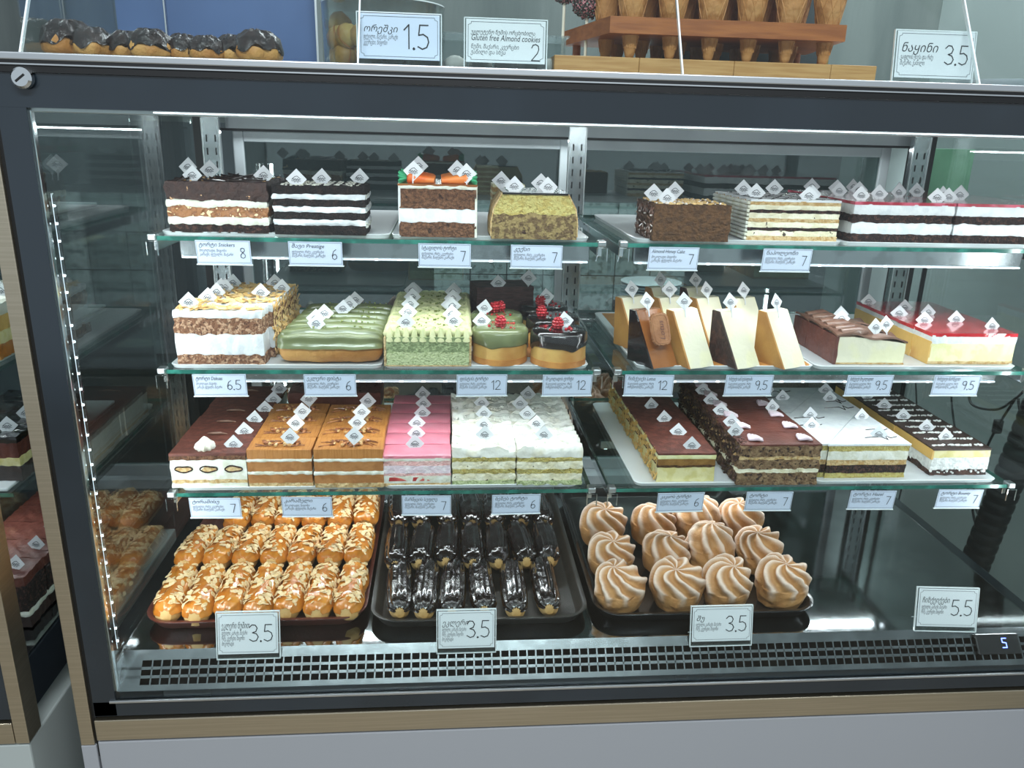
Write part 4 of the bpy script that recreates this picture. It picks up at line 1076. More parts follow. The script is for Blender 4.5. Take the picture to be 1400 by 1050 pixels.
# W white zigzag wedges
def wedgewarp(inv, w, d):
    def f(P):
        P = P.copy(); t = P[:, 1]/d+.5; t = 1-t if inv else t
        e = -w/2 if inv else w/2
        P[:, 0] = e+(P[:, 0]-e)*(1-.86*t); return P
    return f
def zig(inv, seed, w_=.134, d_=.14, h_=.056):
    a = cakeroot(); wf = wedgewarp(inv, w_, d_)
    layers_on(a, w_, d_, h_, [('sponge_layer', .12, 'crumb_yellow', .2, .6, .5), ('chocolate_layer', .20, 'crumb_dark', .3, .6, .6), ('sponge_layer', .12, 'crumb_tan', 0, .6, .5), ('cream_layer', .22, 'cream', .4, .4, .4), ('sponge_layer', .14, 'crumb_yellow', 0, .6, .4)], seed, wf)
    mesh('white_icing', *slab(w_+.003, d_+.003, h_-.0005, h_+.0028, 9, .0004, warp=wf), 'cream_white', a)
    for k in range(2):
        y = (-.045+.035*k) if not inv else (.045-.035*k); s_ = .85-k*.25; ox = (.030+.012*k)*(-1 if inv else 1)
        g = G().tube([(-.030*s_, y, h_+.0034), (.004*s_, y+.004, h_+.0034), (.010*s_, y-.010, h_+.0034), (.016*s_, y+.012, h_+.0034), (.020*s_, y-.002, h_+.0034), (.036*s_, y+.004, h_+.0034)], .0008, 5)
        g.build('chocolate_zigzag', 'choc', a, 60).location = (ox, 0, 0)
    return a
fa, ia = zig(False, 161), zig(True, 162)
Zs = [(fa, .674, .200, 'front white-iced wedge with dark zigzags and its broad end forward'), (ia, .655, .203, 'front white-iced wedge with dark zigzags and its tip forward'), (None, .674, .345, 'rear white-iced wedge with dark zigzags and its broad end forward'), (1, .655, .348, 'rear white-iced wedge with dark zigzags and its tip forward')]
for src, x, y, lab in Zs:
    o = src if src not in (None, 1) else clone(fa if src is None else ia)
    o.location = (x, y, TZ[2]); tag(o, lab, 'cake slice', 'white-iced zigzag wedges')
for o_, tt in ((fa, [(.030, -.040, .056), (.045, .045, .056)]), (ia, [(-.045, .0, .056), (-.025, .05, .056)])):
    for t in tt: add_topper(o_, *t, rng.uniform(-.2, .2))
for o in [q for q in scene.objects if q.get('group') == 'white-iced zigzag wedges' and q.location.y > .3]: sg_ = -1 if o.location.x < .66 else 1; add_topper(o, .035*sg_, 0, .056, .1); add_topper(o, .048*sg_, .045, .056, -.1)
# X coconut-striped black cake
w_, d_, h_ = .098, .056, .044
a = cakeroot()
layers_on(a, w_, d_, h_, [('chocolate_base', .20, 'choc_flake', .3, 1.0, 1.6), ('coconut_layer', .45, 'coconut', .4, .8, .8), ('custard_layer', .29, 'cream_custard', .1, .3, .2)], 171)
mesh('chocolate_top', *slab(w_+.002, d_+.002, h_-.0005, h_+.0025, 9, .0004), 'choc_matte', a)
scatter('coconut_flakes', 'coconut', LUMP, [(rng.uniform(-w_/2+.004, w_/2-.004), -.014+rng.uniform(-.0025, .0025), h_+.003) for _ in range(55)]+[(rng.uniform(-w_/2+.004, w_/2-.004), .014+rng.uniform(-.0025, .0025), h_+.003) for _ in range(45)], a, rng, .35, .75)
scatter('coconut_flakes', 'coconut', LUMP, [(rng.uniform(-w_/2, w_/2), -d_/2-.0008, rng.uniform(.003, .012)) for _ in range(26)], a, rng, .3, .8)
mesh('custard_side', *slab(.003, d_, h_*.62, h_, 4, .0003, warp=lambda P: P-np.array([w_/2, 0, 0])), 'cheese_gold', a)
row(a, 6, .837, .137, d_, TZ[2], '%s slice of the black-topped cake with white coconut stripes', 'coconut-striped cake slices', toppers=[[(-.004, .014, h_)], [(-.012, .0, h_)], [(-.02, .0, h_)], [(-.026, .0, h_)], [(-.03, 0, h_)], [(-.03, 0, h_)]])

# ================================================================== bottom deck
def deck_tray(x0, x1, y0, y1, mat, label, name='baking_tray', hgt=.020):
    t = thing(name, label, 'tray', ((x0+x1)/2, (y0+y1)/2, ZD+.0002)); hw, hd = (x1-x0)/2, (y1-y0)/2
    def ring(s, z, r):
        a, b = hw-s, hd-s; pts = []
        for cx, cy, a0 in ((a-r, b-r, 0), (-a+r, b-r, PI/2), (-a+r, -b+r, PI), (a-r, -b+r, 1.5*PI)):
            for q in range(7): an = a0+q*PI/12; pts.append((cx+r*math.cos(an), cy+r*math.sin(an), z))
        return pts
    rings = [ring(.016, 0, .03), ring(.012, .001, .032), ring(.003, hgt-.004, .04), ring(0, hgt-.002, .042), ring(0, hgt, .042), ring(.005, hgt, .038), ring(.008, hgt-.003, .036), ring(.016, .0035, .03), ring(.019, .0025, .028)]
    n = len(rings[0]); V = sum(rings, [])
    Fc = [(a*n+i, a*n+(i+1) % n, (a+1)*n+(i+1) % n, (a+1)*n+i) for a in range(len(rings)-1) for i in range(n)]+[tuple(range(n))[::-1], tuple(range((len(rings)-1)*n, len(rings)*n))]
    G().add(V, Fc).build('tray_body', mat, t, 60); return t
deck_tray(-.463, -.124, .078, .545, 'tray_rust', 'rust-brown plastic tray holding the almond-flaked eclairs')
deck_tray(-.118, .228, .068, .545, 'tray_dark', 'dark grey tray holding the chocolate-glazed eclairs')
deck_tray(.238, .607, .070, .545, 'tray_black', 'glossy black tray holding the cream puffs')
ZT = ZD+.0042
# almond eclairs
P_ = []
for i in range(3):
    e = eclair(.132, .045, .041, 'choux_pale', 'honey_glaze', seed=200+i, axis='y', ice_lo=.30, ridges=4, rough=.0022, name='almond_eclair', rid=.0010)
    pts = []
    for q in range(80):
        y = rng.uniform(-.060, .060); th = rng.uniform(.45, PI-.45); k = (1-(abs(y)/.066)**4.5)**.36
        pts.append((.0235*math.copysign(abs(math.cos(th))**.75, math.cos(th))*(.35+.65*k), y, .0205+.0222*math.sin(th)**.75*(.45+.55*k), (0, PI/2-th, 0)))
    scatter('almond_flakes', 'almond', FLAKE, pts, e, rng, .85, 1.35, .45)
    P_.append(e)
rows_ = [(.152, [230, 272, 314, 354, 395, 434, 474], 855, 'front'), (.278, [240, 284, 328, 370, 410, 450, 490], 778, 'middle'), (.405, [300, 345, 388, 428, 466, 505], 712, 'rear')]
cnt = 0; nm7 = ['first', 'second', 'third', 'fourth', 'fifth', 'sixth', 'seventh']
for yc, xs_, py, rn in rows_:
    for i, px in enumerate(xs_):
        if rn == 'front': X = -.430+.0462*i
        elif rn == 'middle': X = -.432+.0467*i
        else: X = -.385+.0467*i
        o = P_[cnt] if cnt < 3 else clone(P_[cnt % 3]); cnt += 1
        o.location = (X, yc+rng.uniform(-.005, .005), ZT+(0 if rn == 'front' else .010 if rn == 'middle' else .018)); o.rotation_euler = (-.10 if rn == 'middle' else 0, 0, rng.uniform(-.05, .05))
        if rn == 'front': o.rotation_euler[0] = 0
        tag(o, 'almond-flaked eclair in the %s row, %s from the left' % (rn, nm7[i]), 'eclair', 'almond-flaked eclairs')
# chocolate eclairs
P_ = []
for i in range(2):
    e = eclair(.140, .037, .038, 'choux_pale', 'choc_gloss', seed=220+i, axis='y', ice_lo=.36, ridges=6, rough=.0012, name='chocolate_eclair', rid=.0011, ice_th=.0020, nv=28)
    g = G()
    for q in range(9):
        x = rng.uniform(-.012, .012); s_ = -1
        g.tube([(x-.003, -.052+rng.uniform(-.006, .006), .0395), (x, -.058, .038), (x+.003, -.052, .0395)], [.0012, .0020, .0012], 6)
    g.build('icing_drips', 'choc_gloss', e, 60)['kind'] = 'stuff'
    P_.append(e)
cnt = 0
rows_ = [(.150, [543, 581, 620, 661, 707, 753], 852, 'front'), (.280, [548, 585, 624, 658, 692, 728, 765], 775, 'middle'), (.412, [545, 582, 618, 652, 686, 722, 757], 712, 'rear')]
for yc, xs_, py, rn in rows_:
    for i, px in enumerate(xs_):
        X = at(px, py, Z=ZT+.005)[0] if rn == 'front' else (-.090+.046*i)
        if rn == 'middle': X = -.086+.0445*i
        o = P_[cnt] if cnt < 2 else clone(P_[cnt % 2]); cnt += 1
        o.location = (X, yc+rng.uniform(-.006, .006), ZT+(0 if rn == 'front' else .008 if rn == 'middle' else .012)); o.rotation_euler = (-.06 if rn != 'front' else 0, 0, rng.uniform(-.06, .06))
        tag(o, 'dark chocolate-glazed eclair in the %s row, %s from the left' % (rn, nm7[i]), 'eclair', 'chocolate-glazed eclairs')
# cream puffs
def puff(seed, R_=.0425, H_=.076):
    root = thing('cream_puff', 'x', 'cream puff'); rs = random.Random(seed); nu, nv = 44, 96
    nr = rs.choice([8, 9, 10]); tw = rs.uniform(3.0, 4.2); cx, cy = rs.uniform(-.014, .014), rs.uniform(-.014, 0); sharp = lambda q: math.copysign(abs(q)**.8, q)-.25*(1-abs(q)); ph = rs.uniform(0, 6)
    V = []; S_ = []
    for i in range(nu):
        t = i/(nu-1)                      # 0 bottom, 1 top
        for k in range(nv):
            a_ = 2*PI*k/nv
            if t < .5:
                u = t/.5; r = R_*(.80+.20*math.sin(u*PI/2)); z = H_*.50*u; rid = .0008*math.sin(5*a_+ph)*u; sg = 0
                if i == 0: r = R_*.78
                c_ = sharp(math.cos(nr*(a_+.10*math.sin(2*a_+seed))+ph))
                rid += .0040*max(0, u-.5)*2*c_
                sg = max(0, u-.45)*1.2*max(0, c_)**2
            else:
                u = (t-.5)/.5; r = R_*math.cos(u*PI/2)**.72; z = H_*.50+H_*.5*math.sin(u*PI/2)**1.0
                c_ = sharp(math.cos(nr*(a_+.10*math.sin(2*a_+seed))+ph+tw*u*2.6+.5*math.sin(u*5+a_))); rid = .0046*c_*(1-.75*u**3)
                sg = max(0, .30+.70*c_)**1.8*.95
            r = max(r+rid*.7, .0003) if i < nu-1 else .0001
            sh = max(0, t-.5)*2
            V.append((r*math.cos(a_)+cx*sh**2, r*math.sin(a_)+cy*sh**2, z+rid*.9*(1 if t > .5 else .3))); S_.append(min(1, sg))
    V = np.array(V); V += (wob(V, 60, seed)*.0032+wob(V, 260, seed+5)*.0013)[:, None]*np.array([1, 1, .5]); V[:nv, 2] = 0; V[:, 2] = np.maximum(V[:, 2], 0)
    Fc = [(i*nv+k, i*nv+(k+1) % nv, (i+1)*nv+(k+1) % nv, (i+1)*nv+k) for i in range(nu-1) for k in range(nv)]+[tuple(range(nv))[::-1]]
    o = mesh('puff_body', V, Fc, 'puff', root, 0); o.data.polygons.foreach_set('use_smooth', [True]*len(Fc))
    at_ = o.data.attributes.new('sugar', 'FLOAT', 'POINT'); at_.data.foreach_set('value', S_)
    return root
P_ = [puff(s) for s in (3, 8, 14, 21)]
spots = [(856, 850, 0, 'front row, first from the left'), (937, 850, 0, 'front row, second from the left'), (1003, 848, 0, 'front row, third from the left'), (1078, 846, 0, 'front row, rightmost'),
         (826, 800, 1, 'second row, leftmost'), (898, 796, 1, 'second row, second from the left'), (967, 794, 1, 'second row, third from the left'), (1040, 794, 1, 'second row, rightmost'),
         (812, 752, 2, 'rear row, leftmost'), (881, 752, 2, 'rear row, second from the left'), (950, 750, 2, 'rear row, third from the left'), (1022, 748, 2, 'rear row, rightmost')]
for i, (px, py, r_, lab) in enumerate(spots):
    yc = (.128, .225, .322)[r_]; X = at(px, py, Y=yc)[0]
    X = [.290, .384, .466, .560][i % 4] if r_ == 0 else [.286, .378, .466, .556][i % 4]+(.004 if r_ == 1 else .006)
    o = P_[i] if i < 4 else clone(P_[(i*3+1) % 4])
    o.location = (X, yc, ZT+r_*.004); s_ = rng.uniform(.93, 1.03); o.scale = (s_, s_, s_*rng.uniform(.94, 1.06)); o.rotation_euler = (rng.uniform(.05, .2), rng.uniform(-.1, .1), [0, 1.2, 2.4, -1.5][i % 4]*(1 if i > 3 else 0)+rng.uniform(-.4, .4))
    o.location.z += .002
    tag(o, 'golden swirled cream puff in the '+lab, 'cream puff', 'swirled cream puffs')

# ================================================================== price cards
T3 = 'შემადგენლობა: ფქვილი, კარაქი'
def price_label(px, k, price, title, lines, label, py=None, X=None):
    z = ZS[k]-.0035; Y = YS[k]-.016; X = at(px, 340 if k == 0 else 520 if k == 1 else 682, Y=Y)[0]
    W_, H_ = .074, .031
    t = thing('price_label', label, 'price label', (X, Y, z), 0, 'price labels clipped to the shelves'); t.rotation_euler = (.10, 0, rng.uniform(-.03, .03))
    h = G(); h.rbox(-W_/2-.0015, W_/2+.0015, .0002, .0012, -H_-.0025, .001, .0004); h.build('holder', 'acrylic', t, 0)
    h = G(); h.rbox(-W_/2-.0015, W_/2+.0015, -.0012, .0012, -H_-.0040, -H_-.0024, .0004); h.build('holder_lip', 'acrylic_edge', t, 0)  # highlight along the lip painted as a white strip
    G().box(-W_/2, W_/2, -.0006, .0002, -H_-.002, .0).build('card', 'card_blue', t, 0)
    g = G(); b_ = .0012
    for q in (((-W_/2+b_, -b_), (W_/2-b_, -b_)), ((W_/2-b_, -b_), (W_/2-b_, -H_)), ((W_/2-b_, -H_), (-W_/2+b_, -H_)), ((-W_/2+b_, -H_), (-W_/2+b_, -b_))): g.ribbon(q, .0004, -.0009)
    g.build('card_border', 'inkgrey', t, 0)
    text(title, .0078, -W_/2+.004, -.0085, -.0010, 'ink', t, maxw=W_*(.66 if len(price) < 2 else .56 if len(price) < 3 else .50))
    text('\n'.join(lines), .0056, -W_/2+.004, -.0160, -.0010, 'inkgrey', t, maxw=W_*(.62 if len(price) < 2 else .54 if len(price) < 3 else .48), name='small_print')
    g = G(); hh = .0145; wd = len(price.replace('.', ''))*hh*.60+(.004 if '.' in price else 0)
    figures(g, price, W_/2-.006-wd, -.0235 if len(price) > 1 else -.0245, hh, .0009, -.0011)
    g.build('price_figures', 'ink', t, 0)
    return t
L1 = ['შოკოლადი, ნიგოზი', 'კარაქი, ფქვილი, შაქარი']; L2 = ['ფქვილი, რძე, კვერცხი', 'შაქარი, ნაღები, კარაქი']; L3 = ['ნაღების ყველი, რძე', 'ორცხობილა, კარაქი']
for a_ in [(305, 0, '8', 'ტორტი Snickers', L1, 'price label reading 8 under the nut and caramel cake'), (431, 0, '6', 'შავი Prestige', L2, 'price label reading 6 under the black and white striped cake'),
           (608, 0, '7', 'სტაფილოს ტორტი', L2, 'price label reading 7 under the carrot cake'), (734, 0, '7', 'კექსი', L2, 'price label reading 7 under the marbled loaf'),
           (922, 0, '7', 'Almond Honey Cake', L1, 'price label reading 7 under the brown honey cake'), (1078, 0, '7', 'ნაპოლეონი', L2, 'price label reading 7 under the thin-layered cream cake'),
           (300, 1, '6.5', 'ტორტი Dakuas', L1, 'price label reading 6.5 under the almond-flaked cake'), (451, 1, '6', 'ეკლერი ფისტა', L2, 'price label reading 6 under the green eclairs'),
           (659, 1, '12', 'ფისტის ტორტი', L2, 'price label reading 12 under the green round mini cake'), (776, 1, '12', 'შოკოლადის ტორტი', L3, 'price label reading 12 under the chocolate round mini cake'),
           (888, 1, '12', 'ჩიზქეიქი Lotus', L3, 'price label reading 12 under the biscuit cheesecake wedge'), (1025, 1, '9.5', 'ჩიზქეიქი სან სებასტიანი', L3, 'price label reading 9.5 under the golden cheesecake wedges'),
           (1190, 1, '9.5', 'ჩიზქეიქი შოკოლადით', L3, 'price label reading 9.5 under the milk-chocolate skinned cheesecake'), (1309, 1, '9.5', 'ჩიზქეიქი მარწყვით', L3, 'price label reading 9.5 under the red jelly cheesecake'),
           (293, 2, '7', 'ტირამისუ', L2, 'price label reading 7 under the tiramisu'), (419, 2, '6', 'კარამელი', L1, 'price label reading 6 under the caramel pecan cake'),
           (583, 2, '7', 'მარწყვის სუფლე', L2, 'price label reading 7 under the pink-glazed cake'), (706, 2, '6', 'ბეზეს ტორტი', L2, 'price label reading 6 under the white meringue cake'),
           (931, 2, '6', 'კაკაოს ტორტი', L2, 'price label reading 6 under the cocoa-topped custard cake'), (1052, 2, '7', 'ტორტი', L2, 'price label reading 7 under the chocolate flake cake'),
           (1193, 2, '7', 'ტორტი Hazel', L2, 'price label reading 7 under the white zigzag wedges'), (1312, 2, '7', 'ტორტი Bounty', L2, 'price label reading 7 under the coconut-striped cake')]:
    price_label(*a_)

def stand(loc, W_, H_, price, title, lines, label, name='price_sign', foot='right', tilt=-.22, fig=.45, rz=0, titlesz=.2, foot_rot=0, cardmat='card', gp='acrylic price signs', figs_x=None, extra=None, wide=False):
    """acrylic easel: tilted front sheet, foot running back, card inside"""
    t = thing(name, label, 'price sign', loc, rz, gp)
    f = thing('easel', None, None); f.parent = t
    for q in ('label', 'category'):
        if q in f: del f[q]
    f.rotation_euler = (tilt, 0, 0)
    G().rbox(-W_/2-.002, W_/2+.002, -.0016, .0016, 0, H_+.010, .0006).build('front_sheet', 'acrylic', f, 0)
    g = G()
    for x0_, x1_, z0_, z1_ in ((-W_/2-.002, W_/2+.002, H_+.009, H_+.0102), (-W_/2-.0022, -W_/2-.001, 0, H_+.01), (W_/2+.001, W_/2+.0022, 0, H_+.01), (-W_/2-.002, W_/2+.002, 0, .0012)):
        g.box(x0_, x1_, -.0018, .0018, z0_, z1_)
    g.build('polished_edge', 'acrylic_edge', f, 0)
    back = H_*.45
    if foot_rot: back = .022
    g = G(); g.rbox(-W_/2-.002, W_/2+.002, 0, back, 0, .0016, .0005); fo = g.build('foot_sheet', 'acrylic', t, 0); fo.rotation_euler = (foot_rot, 0, 0)
    g = G(); g.box(-W_/2-.002, W_/2+.002, back-.0008, back, 0, .0018)
    sx = W_/2 if foot == 'right' else -W_/2
    g.build('foot_edge', 'acrylic_edge', fo, 0)
    c = G().box(-W_/2+.0005, W_/2-.0005, -.0026, -.0019, .009, H_+.008).build('card', cardmat, f, 0)
    g = G(); b_ = .003; zb, zt_ = .009+b_, H_+.008-b_
    for xa, xb in ((-W_/2+b_, -W_/2+b_*3), (W_/2-b_*3, W_/2-b_)):
        pass
    P_ = [(-W_/2+b_*2.2, zb), (W_/2-b_*2.2, zb), (W_/2-b_*2.2, zb+b_*.7), (W_/2-b_, zb+b_*1.2), (W_/2-b_, zt_-b_*1.2), (W_/2-b_*2.2, zt_-b_*.7), (W_/2-b_*2.2, zt_), (-W_/2+b_*2.2, zt_), (-W_/2+b_*2.2, zt_-b_*.7), (-W_/2+b_, zt_-b_*1.2), (-W_/2+b_, zb+b_*1.2), (-W_/2+b_*2.2, zb+b_*.7), (-W_/2+b_*2.2, zb)]
    g.ribbon(P_, .0005, -.0028); g.build('card_border', 'inkgrey', c, 0)
    text(title, H_*titlesz, -W_/2+.006, H_*(.98-titlesz)-.001, -.0029, 'ink', c, maxw=W_*(.50 if wide else .46) if not extra else W_*.8)
    zl = H_*(.98-titlesz)-H_*.17
    if extra: text(extra, H_*.2, -W_/2+.006, H_*.68, -.0029, 'ink', c, maxw=W_*.86, name='english_line'); zl = H_*.50
    text('\n'.join(lines), H_*.135, -W_/2+.006, zl, -.0029, 'inkgrey', c, maxw=W_*(.42 if not extra else .6), name='small_print')
    g = G(); hh = H_*fig; wd = len(price.replace('.', ''))*hh*.60+(hh*.22 if '.' in price else 0)
    figures(g, price, W_/2-.006-wd if figs_x is None else figs_x, .009+(H_)*(.5-fig/2) if not extra else .0125, hh, hh*.055, -.0030)
    g.build('price_figures', 'ink', c, 0)
    return t
def dstand(px0, px1, pyt, pyb, *a, Y=.028, **k):
    A = at(px0, pyb, Y=Y); B = at(px1, pyb, Y=Y); C_ = at((px0+px1)/2, pyt, Y=Y+.012)
    k.setdefault('foot_rot', math.atan2(44, 36))
    return stand(((A[0]+B[0])/2, Y, .7432 if Y < .03 else .753), B[0]-A[0]-.004, C_[2]-(A[2]+B[2])/2-.010, *a, **k)
SL = ['ფქვილი, კარაქი, შაქარი', 'რძე, კვერცხი, ნიგოზი', 'შოკოლადი']
dstand(297, 384, 838, 903, '3.5', 'ეკლერი ნუშით', SL, 'acrylic sign reading 3.5 in front of the almond eclairs', tilt=-.2, fig=.40)
dstand(597, 678, 833, 893, '3.5', 'ეკლერი', SL, 'acrylic sign reading 3.5 in front of the chocolate eclairs', tilt=-.2, fig=.44)
dstand(943, 1027, 825, 881, '3.5', 'შუ', SL[:2], 'acrylic sign reading 3.5 in front of the cream puffs', foot='left', tilt=-.2, fig=.44)
dstand(1250, 1330, 808, 868, '5.5', 'ჩიზქეიქები', SL[:2], 'acrylic sign reading 5.5 standing on the empty part of the deck', foot='left', tilt=-.2, fig=.40, Y=.036, rz=-.08)

# ================================================================== on top of the counter
ZC = 1.5697
stand((-.056, .05, ZC), .098, .052, '1.5', 'ორეშკი', ['ფქვილი, შაქარი, კარაქი', 'კვერცხი, ნიგოზი'], 'acrylic sign reading 1.5 beside the jar of walnut cookies', tilt=-.08, fig=.52, cardmat='card_blue')
stand((.073, .05, ZC), .098, .050, '2', 'უგლუტენო ნუშის ორცხობილა', ['ნუში, შაქარი, კვერცხი', 'ვანილი და სხვა'], 'acrylic sign reading 2 for gluten free almond cookies', tilt=-.08, fig=.38, titlesz=.13, extra='Gluten free Almond cookies')
stand((.630, .06, ZC), .104, .058, '3.5', 'ნაყინი', ['ვაფლის ჭიქა და რძე', 'შაქარი, ვანილი'], 'acrylic sign reading 3.5 at the right end of the counter', tilt=-.15, fig=.40, titlesz=.26, rz=-.03)
# slanted glass guard
gd = thing('glass_guard', 'slanted clear glass guard along the front of the counter top', 'glass guard', (0, 0, ZC))
for xa, xb, lean in ((-.480, -.105, .10), (-.101, .284, .30), (.288, .663, .62), (.667, 1.08, .62)):
    pass
joints = [(-.482, .35), (-.1025, .08), (.286, .62), (.665, .6)]
lean = .35
V = [(-.60, .012, .001), (1.10, .012, .001), (1.10, 0, .21), (-.60, 0, .21)]
xs_ = [-.48, -.1025, .286, .665, 1.09]
for i in range(4):
    a_, b_ = xs_[i]+.0012, xs_[i+1]-.0012
    V = [(a_, .012, .0), (b_, .012, .0), (b_, .078, .108), (a_, .078, .108), (a_, .016, .0), (b_, .016, .0), (b_, .082, .108), (a_, .082, .108)]
    G().add(V, [(0, 1, 2, 3), (7, 6, 5, 4), (0, 4, 5, 1), (1, 5, 6, 2), (2, 6, 7, 3), (3, 7, 4, 0)]).build('pane', 'glass_front', gd, 0)
for x in xs_[:4]:
    j = G().add([(x-.001, .011, .0), (x+.001, .011, .0), (x+.001, .077, .108), (x-.001, .077, .108), (x-.001, .017, 0), (x+.001, .017, 0), (x+.001, .083, .108), (x-.001, .083, .108)], [(0, 1, 2, 3), (7, 6, 5, 4), (0, 4, 5, 1), (1, 5, 6, 2), (2, 6, 7, 3), (3, 7, 4, 0)]).build('pane_edge', 'acrylic_edge', gd, 0)
# small display box at the left with chocolate-dipped choux
bx = thing('display_box', 'glass-sided box with a blue reflection painted on its back holding chocolate-topped buns at upper left', 'display box', (-.345, .22, ZC))
G().rbox(-.150, .140, -.16, .14, 0, .0035, .001).build('base', 'steel', bx, 0)
G().box(-.150, .150, .135, .140, .0035, .22).build('back_panel', 'blue_reflection', bx, 0)
G().box(.150, .153, .10, .145, .0, .22).build('side_edge', 'alu', bx, 0)
G().box(-.152, -.150, -.16, .14, .0, .22).build('side_pane', 'glass_side', bx, 0)
g = G(); g.box(-.078, -.076, .128, .134, .0035, .22); g.build('panel_joint', 'alu', bx, 0)
def chocbun(seed):
    root = thing('chocolate_bun', 'x', 'bun'); rs = random.Random(seed); ph = rs.uniform(0, 6)
    G().lathe([(0, 0), (.018, 0), (.025, .006), (.026, .014), (.022, .024), (.012, .030), (0, .031)], 32, fn=lambda r, z, a_, i: (r*(1+.08*math.sin(3*a_+ph)+.05*math.sin(7*a_)), z*(1+.05*math.sin(4*a_+ph)))).build('choux', 'choux', root, 70)
    def f(r, z, a_, i):
        dd = .5+.5*math.sin(5*a_+ph)*math.sin(2*a_+1)
        if i < 2: return (.0275*(1+.06*math.sin(3*a_+ph))-(.001 if i == 0 else 0), .020-.012*dd)
        return (r*(1+.08*math.sin(3*a_+ph)), z+.0015*math.sin(9*a_))
    G().lathe([(0, 0), (0, 0), (.024, .026), (.014, .034), (0, .035)], 40, fn=f).build('chocolate_coat', 'choc_bun', root, 70)
    scatter('chocolate_drips', 'choc_bun', lump_shape(.004, 1.2, .9, .7, seed), [(.019*math.cos(q*.7)*(1 if q % 2 else .5), .019*math.sin(q*.7)*(1 if q % 2 else .5), .030+(.004 if q % 2 == 0 else -.002)) for q in range(18)], root, rs, .5, 1.2, smooth=60)
    return root
P_ = [chocbun(1), chocbun(5), chocbun(9)]
bl = [(-.475, .13), (-.440, .115), (-.402, .128), (-.368, .11), (-.333, .125), (-.300, .112), (-.270, .128), (-.238, .115)]
for i, (x, y) in enumerate(bl):
    o = P_[i] if i < 3 else clone(P_[i % 3]); o.location = (x, y, ZC+.0036); o.rotation_euler = (0, 0, i*1.3); s_ = [1.25, 1.0, .95, 1.0, .9, .85, .95, 1.1][i]; o.scale = (s_,)*3
    tag(o, 'chocolate-coated choux bun, %s from the left in the glass box' % ['first', 'second', 'third', 'fourth', 'fifth', 'sixth', 'seventh', 'eighth'][i], 'bun', 'chocolate-coated choux buns')
# jar of walnut-shaped cookies
jr = thing('cookie_jar', 'clear plastic jar filled with walnut-shaped cookies behind the sign', 'jar', (-.082, .16, ZC))
g = G().lathe([(.0, 0), (.074, 0), (.078, .003), (.080, .074), (.080, .082), (.0785, .082), (.0785, .074), (.0765, .004), (0, .003)], 40); g.build('jar_wall', 'acrylic', jr, 60)
G().lathe([(.0785, .0815), (.0808, .0815), (.0808, .083), (.0785, .083)], 40).build('rim', 'acrylic_edge', jr, 60)
def nutcookie(seed):
    root = thing('walnut_cookie', 'x', 'cookie')
    g = G().lathe([(0, -.014), (.008, -.0125), (.0125, -.006), (.0135, 0), (.0125, .006), (.008, .0125), (0, .014)], 24, fn=lambda r, z, a_, i: (r*(1+.07*math.sin(5*a_+z*200)), z)); g.build('shell', 'cheese_gold', root, 70)
    G().lathe([(.0130, -.001), (.0146, -.0007), (.0146, .0007), (.0130, .001)], 24).build('seam', 'cheese_top', root, 70)
    return root
c0 = nutcookie(1); k = 0
for lay, (zz, rr, nn) in enumerate(((.018, .058, 10), (.018, .030, 5), (.040, .060, 5), (.060, .062, 1))):
    for q in range(nn):
        a_ = 2*PI*q/nn+lay*.4 if lay < 2 else 2.65+q*.42+(.2 if lay == 3 else 0)
        o = c0 if k == 0 else clone(c0); k += 1
        o.location = (-.082+rr*math.cos(a_), .16+rr*math.sin(a_), ZC+zz); o.rotation_euler = (rng.uniform(0, 3), rng.uniform(0, 3), rng.uniform(0, 3)); o.scale = (1.1,)*3
        tag(o, 'golden walnut-shaped cookie heaped in the clear jar', 'cookie', 'walnut-shaped cookies in the jar')
cb = thing('cookie_box', 'low clear plastic box with pale cookies behind the almond cookie sign', 'box', (.075, .14, ZC))
g = G()
for q in ((-.078, .078, -.05, -.048, 0, .045), (-.078, .078, .048, .05, 0, .045), (-.078, -.076, -.05, .05, 0, .045), (.076, .078, -.05, .05, 0, .045), (-.078, .078, -.05, .05, 0, .0015)): g.box(*q)
g.build('box_wall', 'acrylic', cb, 0)
G().rbox(-.082, .082, -.054, .054, .0445, .0465, .0006).build('box_rim', 'acrylic', cb, 0)
for i, x in enumerate((.012, .045, .078, .108, .135)):
    g = G().lathe([(0, 0), (.012, .001), (.016, .007), (.014, .014), (.006, .019), (0, .02)], 24, fn=lambda r, z, a_, i_: (r*(1+.06*math.sin(5*a_+i)), z))
    o = g.build('almond_cookie', 'sugar', None, 70); o.location = (x, .115+.01*(i % 2), ZC+.0018); tag(o, ['pale cracked cookie seen between the two signs', 'pale cookie in the clear box, second from left', 'pale cookie in the middle of the clear box', 'pale cookie in the clear box, second from right', 'rightmost pale cookie in the clear box'][i], 'cookie', 'pale almond cookies')
